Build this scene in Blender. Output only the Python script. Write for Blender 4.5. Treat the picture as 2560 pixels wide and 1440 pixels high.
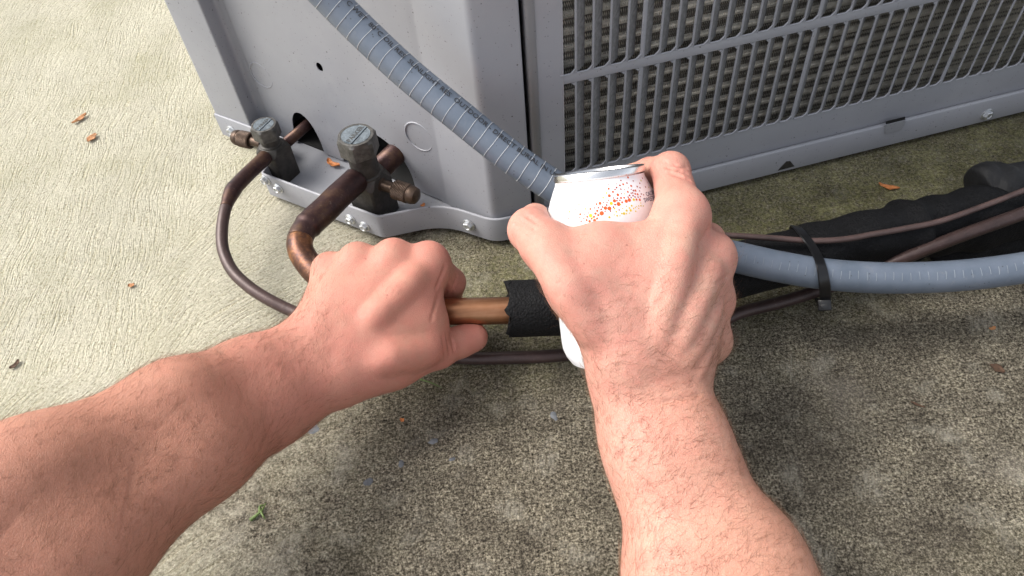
import bpy, bmesh, math, random
import numpy as np
from mathutils import Vector, Matrix

random.seed(7); rng = np.random.default_rng(7)
scene = bpy.context.scene
for o in list(bpy.data.objects): bpy.data.objects.remove(o)

# ------------------------------------------------------------------ camera
FPX = 1849.0                       # focal length in photo pixels (26 mm equivalent)
PITCH = math.radians(49.53); ROLL = math.radians(6.0); CAMZ = .45
fwd = np.array([0, math.cos(PITCH), -math.sin(PITCH)])
_r0 = np.array([1., 0, 0]); _u0 = np.array([0, math.sin(PITCH), math.cos(PITCH)])
rgt = math.cos(ROLL)*_r0 - math.sin(ROLL)*_u0
upv = math.cos(ROLL)*_u0 + math.sin(ROLL)*_r0
CAM = np.array([0, 0, CAMZ])
cd = bpy.data.cameras.new('camera'); cam = bpy.data.objects.new('camera', cd)
scene.collection.objects.link(cam); scene.camera = cam
cd.sensor_width = 36; cd.lens = 26.0; cd.clip_start = .01; cd.clip_end = 500
M = Matrix.Identity(4)
for i in range(3):
    M[i][0], M[i][1], M[i][2], M[i][3] = rgt[i], upv[i], -fwd[i], CAM[i]
cam.matrix_world = M

# ------------------------------------------------------------------ world, sun, exposure
SUN_AZ = math.radians(-74.0); SUN_EL = math.radians(50.0)
w = bpy.data.worlds.new('World'); scene.world = w; w.use_nodes = True
nt = w.node_tree; nt.nodes.clear()
sky = nt.nodes.new('ShaderNodeTexSky'); sky.sky_type = 'NISHITA'; sky.sun_disc = False
sky.sun_elevation = SUN_EL; sky.sun_rotation = SUN_AZ
sky.air_density = 1.0; sky.dust_density = 4.0; sky.ozone_density = 1.0
bg = nt.nodes.new('ShaderNodeBackground'); bg.inputs[1].default_value = .15
wo = nt.nodes.new('ShaderNodeOutputWorld')
hs = nt.nodes.new('ShaderNodeHueSaturation'); hs.inputs['Saturation'].default_value = .28   # hazy white sky
nt.links.new(sky.outputs[0], hs.inputs['Color']); nt.links.new(hs.outputs[0], bg.inputs[0]); nt.links.new(bg.outputs[0], wo.inputs[0])
sd = bpy.data.lights.new('sun', 'SUN'); sd.energy = 1.5; sd.angle = math.radians(34); sd.color = (1, .95, .87)
sun = bpy.data.objects.new('sun', sd); scene.collection.objects.link(sun)
tosun = Vector((math.sin(SUN_AZ)*math.cos(SUN_EL), math.cos(SUN_AZ)*math.cos(SUN_EL), math.sin(SUN_EL)))
sun.rotation_euler = tosun.to_track_quat('Z', 'Y').to_euler(); sun.location = (-1.5, .8, 2.5)
scene.view_settings.view_transform = 'Standard'; scene.view_settings.look = 'None'
scene.view_settings.exposure = 1.0; scene.view_settings.gamma = 1
scene.render.resolution_x = 1024; scene.render.resolution_y = 576

# ------------------------------------------------------------------ helpers
def ray(x, y): return fwd + rgt*(x-1280)/FPX - upv*(y-720)/FPX
def P(x, y, d): return CAM + ray(x, y)*d                     # photo point at a measured distance
def PZ(x, y, z): q = ray(x, y); return CAM + q*((z-CAMZ)/q[2])  # photo point at a height
def pxl(q):
    q = np.asarray(q, float)-CAM; d = q@fwd; return 1280+FPX*(q@rgt)/d, 720-FPX*(q@upv)/d, d
COL = scene.collection
def mesh_obj(name, verts, faces, mat=None, parent=None, smooth=True, angle=None):
    me = bpy.data.meshes.new(name)
    me.from_pydata([tuple(map(float, v)) for v in verts], [], [tuple(int(i) for i in f) for f in faces]); me.update()
    if mat: me.materials.append(mat)
    if smooth: me.polygons.foreach_set('use_smooth', [True]*len(me.polygons))
    if angle is not None: me.set_sharp_from_angle(angle=math.radians(angle))
    o = bpy.data.objects.new(name, me); COL.objects.link(o)
    if parent: o.parent = parent
    return o
def bm_obj(name, bm, mat=None, parent=None, smooth=True, angle=35):
    bmesh.ops.recalc_face_normals(bm, faces=bm.faces)
    me = bpy.data.meshes.new(name); bm.to_mesh(me); bm.free()
    if mat: me.materials.append(mat)
    if smooth:
        me.polygons.foreach_set('use_smooth', [True]*len(me.polygons))
        if angle is not None: me.set_sharp_from_angle(angle=math.radians(angle))
    o = bpy.data.objects.new(name, me); COL.objects.link(o)
    if parent: o.parent = parent
    return o
def tag(o, label=None, cat=None, group=None, kind=None):
    if label: o['label'] = label
    if cat: o['category'] = cat
    if group: o['group'] = group
    if kind: o['kind'] = kind
    return o
def empty(name, loc=(0, 0, 0)):
    o = bpy.data.objects.new(name, None); COL.objects.link(o); o.empty_display_size = .02
    return o
def unit(v): v = np.asarray(v, float); return v/np.linalg.norm(v)
def catmull(pts, n=12):
    pts = [np.asarray(p, float) for p in pts]; out = []
    ext = [2*pts[0]-pts[1]] + pts + [2*pts[-1]-pts[-2]]
    for i in range(1, len(ext)-2):
        p0, p1, p2, p3 = ext[i-1:i+3]
        for k in range(n):
            t = k/n
            out.append(.5*((2*p1)+(-p0+p2)*t+(2*p0-5*p1+4*p2-p3)*t*t+(-p0+3*p1-3*p2+p3)*t**3))
    out.append(pts[-1]); return np.array(out)
def frames(path, ref=(0, 0, 1)):
    T = np.gradient(path, axis=0); T /= np.linalg.norm(T, axis=1)[:, None]
    N = np.zeros_like(T); n = np.asarray(ref, float)
    for i in range(len(T)):
        n = n - T[i]*(n@T[i]); n /= np.linalg.norm(n); N[i] = n
    B = np.cross(T, N); return T, N, B
def tube(path, rad, seg=20, cap=True, rfun=None):
    path = np.asarray(path); T, N, B = frames(path)
    rad = np.broadcast_to(rad, (len(path),)) if np.ndim(rad) <= 1 else rad
    V = []; Fc = []
    a = np.linspace(0, 2*math.pi, seg, endpoint=False)
    for i in range(len(path)):
        for k in range(seg):
            r = rad[i]*(rfun(i, a[k]) if rfun else 1)
            V.append(path[i] + (N[i]*math.cos(a[k]) + B[i]*math.sin(a[k]))*r)
    for i in range(len(path)-1):
        for k in range(seg):
            k2 = (k+1) % seg
            Fc.append((i*seg+k, i*seg+k2, (i+1)*seg+k2, (i+1)*seg+k))
    if cap:
        Fc.append(tuple(range(seg-1, -1, -1))); b = (len(path)-1)*seg; Fc.append(tuple(b+k for k in range(seg)))
    return V, Fc
def lathe(prof, origin, axis, seg=32, ref=(0, 0, 1)):
    """prof = [(r, h)]; revolve about axis"""
    ax = unit(axis); rf = np.asarray(ref, float)
    if abs(ax@unit(rf)) > .95: rf = np.array([0, 1., 0])
    n = unit(rf - ax*(rf@ax)); b = np.cross(ax, n); origin = np.asarray(origin, float)
    V = []; Fc = []
    for (r, h) in prof:
        for k in range(seg):
            a = 2*math.pi*k/seg; V.append(origin + ax*h + (n*math.cos(a)+b*math.sin(a))*max(r, 1e-6))
    for i in range(len(prof)-1):
        for k in range(seg):
            k2 = (k+1) % seg; Fc.append((i*seg+k, i*seg+k2, (i+1)*seg+k2, (i+1)*seg+k))
    Fc.append(tuple(range(seg-1, -1, -1))); b0 = (len(prof)-1)*seg; Fc.append(tuple(b0+k for k in range(seg)))
    return V, Fc
def join(parts):
    V = []; Fc = []
    for v, f in parts:
        o = len(V); V += list(v); Fc += [tuple(i+o for i in q) for q in f]
    return V, Fc
def boxv(c, ex, ey, ez, hx, hy, hz):
    c = np.asarray(c, float); V = []
    for sz in (-1, 1):
        for sx, sy in ((-1, -1), (1, -1), (1, 1), (-1, 1)):
            V.append(c + np.asarray(ex)*hx*sx + np.asarray(ey)*hy*sy + np.asarray(ez)*hz*sz)
    return V, [(3, 2, 1, 0), (4, 5, 6, 7), (0, 1, 5, 4), (1, 2, 6, 5), (2, 3, 7, 6), (3, 0, 4, 7)]
def bevelled(name, V, Fc, mat, parent, w=.0006, seg=2, angle=40):
    bm = bmesh.new(); vs = [bm.verts.new(tuple(v)) for v in V]
    for f in Fc:
        try: bm.faces.new([vs[i] for i in f])
        except ValueError: pass
    bmesh.ops.recalc_face_normals(bm, faces=bm.faces)
    ed = [e for e in bm.edges if len(e.link_faces) == 2 and e.calc_face_angle(0) > .5]
    if w: bmesh.ops.bevel(bm, geom=ed, offset=w, segments=seg, affect='EDGES', profile=.5)
    return bm_obj(name, bm, mat, parent, angle=angle)
def round_poly(pts, r, n=5):
    """open polyline in plan with its corners rounded"""
    pts = [np.asarray(p, float) for p in pts]; out = [pts[0]]
    rr = r if hasattr(r, '__len__') else [r]*len(pts)
    for i in range(1, len(pts)-1):
        a, b, c = pts[i-1:i+2]; u = unit(a-b); v = unit(c-b)
        L = min(rr[i], np.linalg.norm(a-b)*.45, np.linalg.norm(c-b)*.45)
        p0 = b+u*L; p2 = b+v*L
        for k in range(n+1):
            t = k/n; out.append((1-t)**2*p0+2*t*(1-t)*b+t*t*p2)
    out.append(pts[-1]); return out
def text_mesh(body, size):
    c = bpy.data.curves.new('t', 'FONT'); c.body = body; c.size = size; c.resolution_u = 2; c.offset = size*.010
    o = bpy.data.objects.new('t', c); COL.objects.link(o)
    dg = bpy.context.evaluated_depsgraph_get(); me = o.evaluated_get(dg).to_mesh()
    V = [np.array(v.co) for v in me.vertices]; Fc = [tuple(p.vertices) for p in me.polygons]
    o.evaluated_get(dg).to_mesh_clear(); bpy.data.objects.remove(o); bpy.data.curves.remove(c)
    return V, Fc
def value_noise(p, s):
    """smooth 1D lumps"""
    return sum(math.sin(p*s*f+ph)*a for f, ph, a in ((1, .3, .5), (2.3, 1.7, .3), (4.1, .9, .2)))

# ------------------------------------------------------------------ materials
class NB:
    def __init__(s, name):
        s.m = bpy.data.materials.new(name); s.m.use_nodes = True; s.t = s.m.node_tree; s.t.nodes.clear()
        s.out = s.n('ShaderNodeOutputMaterial'); s.b = s.n('ShaderNodeBsdfPrincipled'); s.l(s.b.outputs[0], s.out.inputs[0])
        s.tc = s.n('ShaderNodeTexCoord')
    def n(s, t, **k):
        x = s.t.nodes.new(t)
        for a, v in k.items(): setattr(x, a, v)
        return x
    def l(s, a, b): s.t.links.new(a, b)
    def set(s, **k):
        for a, v in k.items(): s.b.inputs[a.replace('_', ' ')].default_value = v
    def map(s, scale=(1, 1, 1), rot=(0, 0, 0), loc=(0, 0, 0), src=None):
        m = s.n('ShaderNodeMapping'); m.inputs['Scale'].default_value = scale; m.inputs['Rotation'].default_value = rot; m.inputs['Location'].default_value = loc
        s.l(src or s.tc.outputs['Object'], m.inputs[0]); return m.outputs[0]
    def noise(s, scale, detail=2, rough=.5, src=None, dist=0):
        x = s.n('ShaderNodeTexNoise'); x.inputs['Scale'].default_value = scale; x.inputs['Detail'].default_value = detail
        x.inputs['Roughness'].default_value = rough; x.inputs['Distortion'].default_value = dist
        s.l(src or s.tc.outputs['Object'], x.inputs['Vector']); return x.outputs['Fac']
    def voro(s, scale, feat='F1', src=None, out='Distance', rnd=1):
        x = s.n('ShaderNodeTexVoronoi', feature=feat); x.inputs['Scale'].default_value = scale; x.inputs['Randomness'].default_value = rnd
        s.l(src or s.tc.outputs['Object'], x.inputs['Vector']); return x.outputs[out]
    def ramp(s, fac, stops, interp='LINEAR'):
        r = s.n('ShaderNodeValToRGB'); r.color_ramp.interpolation = interp; e = r.color_ramp.elements
        while len(e) < len(stops): e.new(.5)
        for q, (p, c) in zip(e, stops):
            q.position = p; q.color = (*c, 1) if hasattr(c, '__len__') else (c, c, c, 1)
        s.l(fac, r.inputs[0]); return r.outputs[0]
    def mix(s, fac, a, b, blend='MIX'):
        x = s.n('ShaderNodeMix', data_type='RGBA', blend_type=blend)
        for v, i in ((fac, 0), (a, 6), (b, 7)):
            if hasattr(v, 'is_output'): s.l(v, x.inputs[i])
            elif i == 0: x.inputs[i].default_value = v
            else: x.inputs[i].default_value = (*v, 1) if hasattr(v, '__len__') else (v, v, v, 1)
        return x.outputs[2]
    def math(s, op, a, b=0, clamp=False):
        x = s.n('ShaderNodeMath', operation=op, use_clamp=clamp)
        for v, i in ((a, 0), (b, 1)):
            if hasattr(v, 'is_output'): s.l(v, x.inputs[i])
            else: x.inputs[i].default_value = v
        return x.outputs[0]
    def sep(s, src=None):
        x = s.n('ShaderNodeSeparateXYZ'); s.l(src or s.tc.outputs['Object'], x.inputs[0]); return x.outputs
    def bump(s, h, dist, strength=1, prev=None):
        x = s.n('ShaderNodeBump'); x.inputs['Strength'].default_value = strength; x.inputs['Distance'].default_value = dist
        s.l(h, x.inputs['Height'])
        if prev is not None: s.l(prev, x.inputs['Normal'])
        return x.outputs[0]
    def col(s, c): s.l(c, s.b.inputs['Base Color'])
    def nrm(s, c): s.l(c, s.b.inputs['Normal'])
    def rough(s, c): s.l(c, s.b.inputs['Roughness'])

def simple(name, col, rough=.5, metal=0, var=.25, scale=60, bump=0, bscale=400):
    b = NB(name); n = b.noise(scale, 4, .6)
    c2 = tuple(x*(1-var) for x in col); c1 = tuple(min(1, x*(1+var)) for x in col)
    b.col(b.ramp(n, [(.3, c2), (.7, c1)])); b.set(Roughness=rough, Metallic=metal)
    if bump: b.nrm(b.bump(b.noise(bscale, 3), bump))
    return b.m

def m_concrete():
    b = NB('weathered_concrete'); x, y, z = b.sep()
    big = b.noise(5, 5, .6)
    # where the smooth cement skin survives: the slab's open left side
    g = b.math('ADD', b.math('MULTIPLY', x, -3.4), b.math('MULTIPLY', y, 1.9))
    g = b.math('ADD', g, b.math('MULTIPLY', b.math('SUBTRACT', big, .5), 1.6))
    fine = b.noise(760, 4, .7); sp = b.noise(400, 4, .75); mid = b.noise(130, 4, .7)
    g = b.math('ADD', g, b.math('MULTIPLY', b.math('SUBTRACT', mid, .5), .9))
    skin = b.math('MULTIPLY', b.math('SUBTRACT', g, .85), 1.7, True)
    # broom strokes: ridges left by two passes
    warp = b.n('ShaderNodeTexNoise'); warp.inputs['Scale'].default_value = 6; warp.inputs['Detail'].default_value = 2
    b.l(b.tc.outputs['Object'], warp.inputs['Vector'])
    va = b.n('ShaderNodeVectorMath', operation='MULTIPLY_ADD'); b.l(warp.outputs['Color'], va.inputs[0])
    va.inputs[1].default_value = (.045, .045, 0); b.l(b.tc.outputs['Object'], va.inputs[2])
    def strokes(deg, a, c):
        r = b.map(rot=(0, 0, math.radians(-deg)), src=va.outputs[0]); n = b.noise(1, 4, .68, b.map((a, c, 1), src=r))
        return b.math('POWER', b.math('SUBTRACT', 1, b.math('ABSOLUTE', b.math('MULTIPLY', b.math('SUBTRACT', n, .5), 5.0)), True), 2.0)
    s1 = strokes(93, 26, 250); s2 = strokes(30, 22, 280); s3 = strokes(62, 30, 230)
    reg = b.math('ADD', b.math('MULTIPLY', x, 1.0), b.math('MULTIPLY', y, -.55))
    reg = b.math('ADD', reg, b.math('MULTIPLY', b.math('SUBTRACT', b.noise(6, 2), .5), .4))
    broom = b.mix(b.math('MULTIPLY', b.math('ADD', reg, .585), 12, True), s1, s3)
    broom = b.mix(b.math('MULTIPLY', b.math('ADD', reg, .50), 12, True), broom, s2)
    # exposed sand and dark pits
    weath = b.ramp(b.mix(.5, sp, fine), [(.40, (.017, .014, .010)), (.465, (.088, .078, .060)), (.525, (.205, .186, .146)), (.60, (.43, .40, .325)), (.70, (.60, .57, .49))])
    tone = b.ramp(b.mix(.5, b.noise(16, 5, .7), b.noise(48, 4, .7)), [(.36, (.50, .47, .44)), (.5, (.95, .92, .87)), (.64, (1.4, 1.36, 1.26))])
    weath = b.mix(1, weath, tone, 'MULTIPLY')
    big2 = b.math('MULTIPLY', b.math('SUBTRACT', b.noise(7, 4, .6, b.map(loc=(2, 7, 0))), .52), 5, True)
    weath = b.mix(b.math('MULTIPLY', big2, .45), weath, (.065, .054, .042))
    cream = b.ramp(b.mix(.45, sp, fine), [(.39, (.12, .102, .058)), (.455, (.32, .295, .205)), (.52, (.45, .42, .315)), (.61, (.66, .63, .51))])
    cream = b.mix(b.math('MULTIPLY', broom, .48), cream, (.76, .73, .60))
    pits = b.math('MULTIPLY', b.math('LESS_THAN', b.voro(210), .17), b.math('GREATER_THAN', b.sep(b.voro(210, out='Color'))[1], .62))
    cream = b.mix(b.math('MULTIPLY', pits, .6), cream, (.12, .105, .065))
    ol = b.math('MULTIPLY', b.math('SUBTRACT', b.noise(11, 5, .65), .47), 2.6, True)
    cream = b.mix(b.math('MULTIPLY', ol, .55), cream, (.28, .265, .14))
    c = b.mix(skin, weath, cream)
    # pale worn streaks and efflorescence
    pat = b.math('MULTIPLY', b.math('SUBTRACT', b.noise(7.5, 3, .5, b.map(loc=(3.1, 1.7, 0))), .63), 7, True)
    c = b.mix(b.math('MULTIPLY', pat, .42), c, (.44, .395, .335))
    scr = strokes(75, 45, 330); scr = b.math('MULTIPLY', scr, b.math('MULTIPLY', b.math('SUBTRACT', b.noise(34, 3, .6), .55), 7, True))
    c = b.mix(b.math('MULTIPLY', scr, .42), c, (.50, .47, .39))
    # algae: damp strip along the unit on the right
    near = b.math('SUBTRACT', 1, b.math('MULTIPLY', b.math('ABSOLUTE', b.math('SUBTRACT', b.math('SUBTRACT', y, b.math('MULTIPLY', x, .2)), .385)), 8.5))
    al = b.math('ADD', b.math('MULTIPLY', x, .4), b.math('MULTIPLY', b.math('SUBTRACT', b.noise(13, 5, .7), .46), 2.6))
    alg = b.math('MULTIPLY', b.math('ADD', b.math('MULTIPLY', al, .35), near), .85, True)
    alg = b.math('MULTIPLY', alg, b.ramp(b.noise(190, 4, .75), [(.36, .15), (.58, 1)]))
    alg = b.math('MULTIPLY', alg, b.math('MULTIPLY', b.math('ADD', x, .14), 6, True))
    green = b.ramp(b.mix(.5, b.noise(26, 4, .7), b.noise(330, 3, .7)), [(.36, (.045, .045, .014)), (.5, (.19, .185, .070)), (.64, (.46, .44, .22))])
    c = b.mix(b.math('MULTIPLY', alg, .80), c, green)
    yl = b.math('MULTIPLY', b.math('SUBTRACT', b.noise(6, 5, .7, b.map(loc=(9, 4, 0))), .53), 4, True)
    c = b.mix(b.math('MULTIPLY', yl, .18), c, (.30, .28, .14))
    b.col(c); b.set(Roughness=.92, Specular_IOR_Level=.2)
    h = b.mix(b.math('MULTIPLY', skin, .75), b.mix(.5, sp, fine), b.mix(.4, broom, b.mix(.5, sp, fine)))
    b.nrm(b.bump(h, .0036, 1)); return b.m
def m_paint():
    b = NB('grey_enamel'); n = b.noise(8, 5, .6)
    c = b.ramp(n, [(.3, (.285, .292, .320)), (.7, (.345, .350, .376))])
    dust = b.math('MULTIPLY', b.math('SUBTRACT', b.noise(26, 5, .7), .56), 3.0, True)
    c = b.mix(b.math('MULTIPLY', dust, .30), c, (.47, .465, .47))
    v = b.voro(150); vc = b.voro(150, out='Color')
    s = b.sep(vc); spot = b.math('MULTIPLY', b.math('LESS_THAN', v, .10), b.math('GREATER_THAN', s[0], .74))
    c = b.mix(b.math('MULTIPLY', spot, .8), c, (.07, .06, .055))
    v2 = b.voro(420); s2 = b.sep(b.voro(420, out='Color'))
    spot2 = b.math('MULTIPLY', b.math('LESS_THAN', v2, .2), b.math('GREATER_THAN', s2[1], .78))
    c = b.mix(b.math('MULTIPLY', spot2, .5), c, (.12, .11, .1))
    b.col(c); b.rough(b.ramp(b.noise(14, 4, .6), [(.35, .30), (.65, .52)])); b.set(Specular_IOR_Level=.45)
    b.nrm(b.bump(b.noise(500, 2), .00012, .5)); return b.m
def m_conduit():
    b = NB('grey_conduit_pvc'); n = b.noise(40, 4, .6)
    c = b.ramp(n, [(.3, (.098, .125, .165)), (.7, (.150, .178, .225))])
    d = b.math('MULTIPLY', b.math('SUBTRACT', b.noise(120, 4, .7), .60), 4, True)
    c = b.mix(b.math('MULTIPLY', d, .4), c, (.26, .25, .24))
    s = b.math('MULTIPLY', b.math('LESS_THAN', b.voro(330), .16), b.math('GREATER_THAN', b.sep(b.voro(330, out='Color'))[0], .8))
    c = b.mix(b.math('MULTIPLY', s, .7), c, (.05, .05, .05))
    b.col(c); b.set(Roughness=.38, Specular_IOR_Level=.5); b.nrm(b.bump(b.noise(90, 3), .0003, .4)); return b.m
def m_foam():
    b = NB('black_foam'); f = b.voro(650); n = b.noise(300, 4, .7); w_ = b.noise(45, 3)
    b.col(b.ramp(n, [(.35, (.003, .003, .0035)), (.62, (.007, .007, .008)), (.8, (.022, .022, .024))]))
    b.set(Roughness=.75, Specular_IOR_Level=.22); b.nrm(b.bump(b.mix(.6, f, n), .0014, .9, b.bump(w_, .002, .4))); return b.m
def m_coppertube(name, stops, rough, metal, dirt):
    b = NB(name); n = b.noise(55, 5, .65); n2 = b.noise(420, 4, .7)
    c = b.ramp(b.mix(.25, n, n2), stops)
    d = b.math('MULTIPLY', b.math('SUBTRACT', n2, .63), 8, True)
    c = b.mix(b.math('MULTIPLY', d, dirt), c, (.42, .38, .33))
    b.col(c); b.set(Metallic=metal); b.rough(b.ramp(n2, [(.3, rough*.8), (.7, rough*1.25)])); b.nrm(b.bump(n2, .0002, .6)); return b.m
def m_skin(name, a, r, tan):
    b = NB(name)
    at = b.n('ShaderNodeAttribute', attribute_name='flush'); fl = at.outputs['Fac']
    at2 = b.n('ShaderNodeAttribute', attribute_name='sunburn'); tn = at2.outputs['Fac']
    mott = b.noise(95, 4, .65); fine = b.noise(900, 3, .7)
    c = b.mix(b.ramp(mott, [(.36, 0), (.66, 1)]), a, r)
    bl = b.noise(34, 5, .7); c = b.mix(b.ramp(bl, [(.42, 0), (.68, .7)]), c, (.56, .225, .17)); c = b.mix(b.ramp(b.noise(210, 4, .7), [(.5, 0), (.75, .4)]), c, tuple(q*.72 for q in a))
    c = b.mix(tn, c, tan)
    c = b.mix(b.math('MULTIPLY', fl, .75, True), c, (.56, .20, .165))
    c = b.mix(b.math('MULTIPLY', b.math('SUBTRACT', fine, .5), .9, True), c, tuple(min(1, q*1.25) for q in a))
    dots = b.math('MULTIPLY', b.math('LESS_THAN', b.voro(130), .085), b.math('GREATER_THAN', b.sep(b.voro(130, out='Color'))[0], .80))
    c = b.mix(b.math('MULTIPLY', dots, .55), c, (.30, .10, .07))
    b.col(c); b.rough(b.ramp(b.noise(300, 4, .7), [(.3, .42), (.7, .68)])); b.set(Specular_IOR_Level=.38, Subsurface_Weight=.12, Subsurface_Scale=.003)
    b.b.inputs['Subsurface Radius'].default_value = (1, .35, .2)
    cells = b.voro(760, 'DISTANCE_TO_EDGE'); cre = b.noise(1, 3, .6, b.map((260, 260, 700), (.3, .4, .2)))
    h = b.mix(.6, b.ramp(cells, [(0, 0), (.12, 1)]), cre)
    b.nrm(b.bump(h, .00038, .8, b.bump(b.noise(60, 2), .0008, .3))); return b.m

MAT = dict(
    concrete=m_concrete(), paint=m_paint(), conduit=m_conduit(), foam=m_foam(),
    ring=simple('pale_scored_pvc', (.47, .49, .51), .5, 0, .15),
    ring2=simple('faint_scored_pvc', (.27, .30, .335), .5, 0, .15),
    ink=simple('black_ink', (.03, .03, .034), .5, 0, .2),
    blackplastic=simple('black_nylon', (.006, .006, .007), .35, 0, .3),
    tape=simple('black_tape', (.005, .005, .006), .7, 0, .4, 90, .0015, 130),
    zinc=simple('zinc_screw', (.62, .64, .66), .36, .75, .22, 200, .0002, 500),
    steel=simple('dull_brass_nut', (.105, .102, .096), .5, .55, .4, 220, .0004, 420),
    captop=simple('worn_cap_face', (.17, .20, .225), .45, .55, .35, 260, .0003, 500),
    body=simple('tarnished_brass_block', (.055, .051, .046), .55, .35, .4, 160, .0004, 400),
    bronze=simple('bronze_port_cap', (.085, .058, .043), .42, .75, .3, 300, .0002, 600),
    oxid=m_coppertube('oxidised_copper', [(.3, (.020, .012, .014)), (.5, (.055, .027, .025)), (.66, (.105, .058, .034)), (.8, (.22, .10, .06))], .42, .6, .3),
    amber=m_coppertube('heat_stained_copper', [(.36, (.045, .024, .024)), (.5, (.14, .062, .034)), (.62, (.33, .145, .055)), (.78, (.46, .24, .11))], .36, .7, .3),
    liquid=m_coppertube('brown_coated_line', [(.3, (.038, .024, .022)), (.6, (.075, .046, .042)), (.8, (.12, .08, .07))], .40, .25, .3),
    cable=simple('brown_cable', (.085, .052, .046), .5, 0, .3, 80, .0003, 300),
    fin=simple('dusty_aluminium_fin', (.74, .71, .64), .6, .05, .3, 70),
    dusty_shaded=simple('dusty_shaded_enamel', (.20, .20, .205), .8, 0, .3, 300),  # blade enamel: dust film plus the blades' shade, painted in as darker grey
    coilback=simple('coil_back_brown', (.16, .15, .135), .9, 0, .4, 90),  # even grey-brown for the slab behind the fins
    dark=simple('unit_inside', (.006, .006, .006), .9, 0, .2),
    can=simple('white_can_print', (.83, .84, .86), .28, 0, .02, 20),
    alum=simple('bare_aluminium', (.78, .78, .78), .24, 1, .06, 90, .0001, 300),
    d_org=simple('orange_dot', (.62, .10, .015), .35, 0, .15), d_red=simple('rust_dot', (.36, .045, .02), .35, 0, .2),
    d_yel=simple('yellow_dot', (.62, .50, .015), .35, 0, .15), navy=simple('navy_print', (.06, .05, .12), .4, 0, .1),
    husk=simple('brown_husk', (.36, .17, .07), .7, 0, .4, 300, .0006, 500),
    orange=simple('orange_husk', (.55, .20, .06), .6, 0, .35, 300, .0006, 500),
    dark_husk=simple('dark_husk', (.075, .04, .022), .8, 0, .4, 300),
    grass=simple('green_leaf', (.12, .18, .05), .6, 0, .3, 300),
    stone=simple('grey_pebble', (.115, .122, .132), .7, 0, .3, 200, .0004, 500),
    hair=simple('brown_hair', (.20, .09, .045), .45, 0, .35, 900),
    nail=simple('finger_nail', (.70, .43, .37), .28, 0, .1, 200),
    skinL=m_skin('tanned_skin', (.49, .25, .178), (.51, .212, .155), (.40, .18, .115)),
    skinR=m_skin('pale_skin', (.56, .325, .245), (.58, .268, .208), (.47, .235, .155)),
)
def m_copper():
    b = NB('bright_copper'); n = b.noise(30, 4, .6); st = b.noise(1, 3, .6, b.map((12, 260, 260)))
    b.col(b.ramp(b.mix(.4, n, st), [(.3, (.20, .085, .040)), (.5, (.37, .175, .090)), (.75, (.53, .30, .18))]))
    b.set(Metallic=.85, Roughness=.33); b.nrm(b.bump(st, .0001, .5)); return b.m
MAT['copper'] = m_copper()

# ------------------------------------------------------------------ ground: one sheet to the horizon
def ground():
    xs = [-200, -20, -3, -1, -.6, -.2, .2, .6, 1, 3, 20, 200]
    V = [(x, y, 0) for y in xs for x in xs]; n = len(xs)
    Fc = [(j*n+i, j*n+i+1, (j+1)*n+i+1, (j+1)*n+i) for j in range(n-1) for i in range(n-1)]
    o = mesh_obj('ground', V, Fc, MAT['concrete'], smooth=False); tag(o, 'weathered concrete slab with broom swirls and green algae', 'ground', kind='structure')
ground()

# ------------------------------------------------------------------ the condenser
GD = np.array([.9816, .191]); GN = np.array([-.191, .9816])      # along / into the louvred side
BD = np.array([.8206, -.5715]); BN = np.array([.5715, .8206])    # along / into the service side
FC = np.array([-.009, .430])                                     # rim corner
ac = empty('condenser_unit'); tag(ac, 'grey painted air conditioner condenser with louvred side and service valves', 'air conditioner')
TOP = .74
A0 = np.array([-.2716, .621]); A1 = np.array([-.232, .594]); B0 = np.array([-.2252, .6112]); B1 = np.array([-.0479, .4785])
CC = np.array([-.0091, .4345]); G0 = FC+GN*.0052
D1 = G0 + GD*.0338
def wall(poly, z0, z1, th=.0009, inn=1):
    """thin upright sheet along a plan polyline; inn: side of thickness"""
    poly = np.array(poly); T = np.gradient(poly, axis=0); T /= np.linalg.norm(T, axis=1)[:, None]
    Nn = np.stack([-T[:, 1], T[:, 0]], 1)*inn; V = []; n = len(poly)
    for off in (0, th):
        for z in (z0, z1):
            for i in range(n): V.append((*(poly[i]+Nn[i]*off), z))
    Fc = []
    for i in range(n-1):
        Fc += [(i, i+1, n+i+1, n+i), (2*n+i+1, 2*n+i, 3*n+i, 3*n+i+1), (n+i, n+i+1, 3*n+i+1, 3*n+i), (i+1, i, 2*n+i, 2*n+i+1)]
    Fc += [(0, n, 3*n, 2*n), (n-1, 3*n-1, 4*n-1, 2*n-1)]
    return V, Fc
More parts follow.
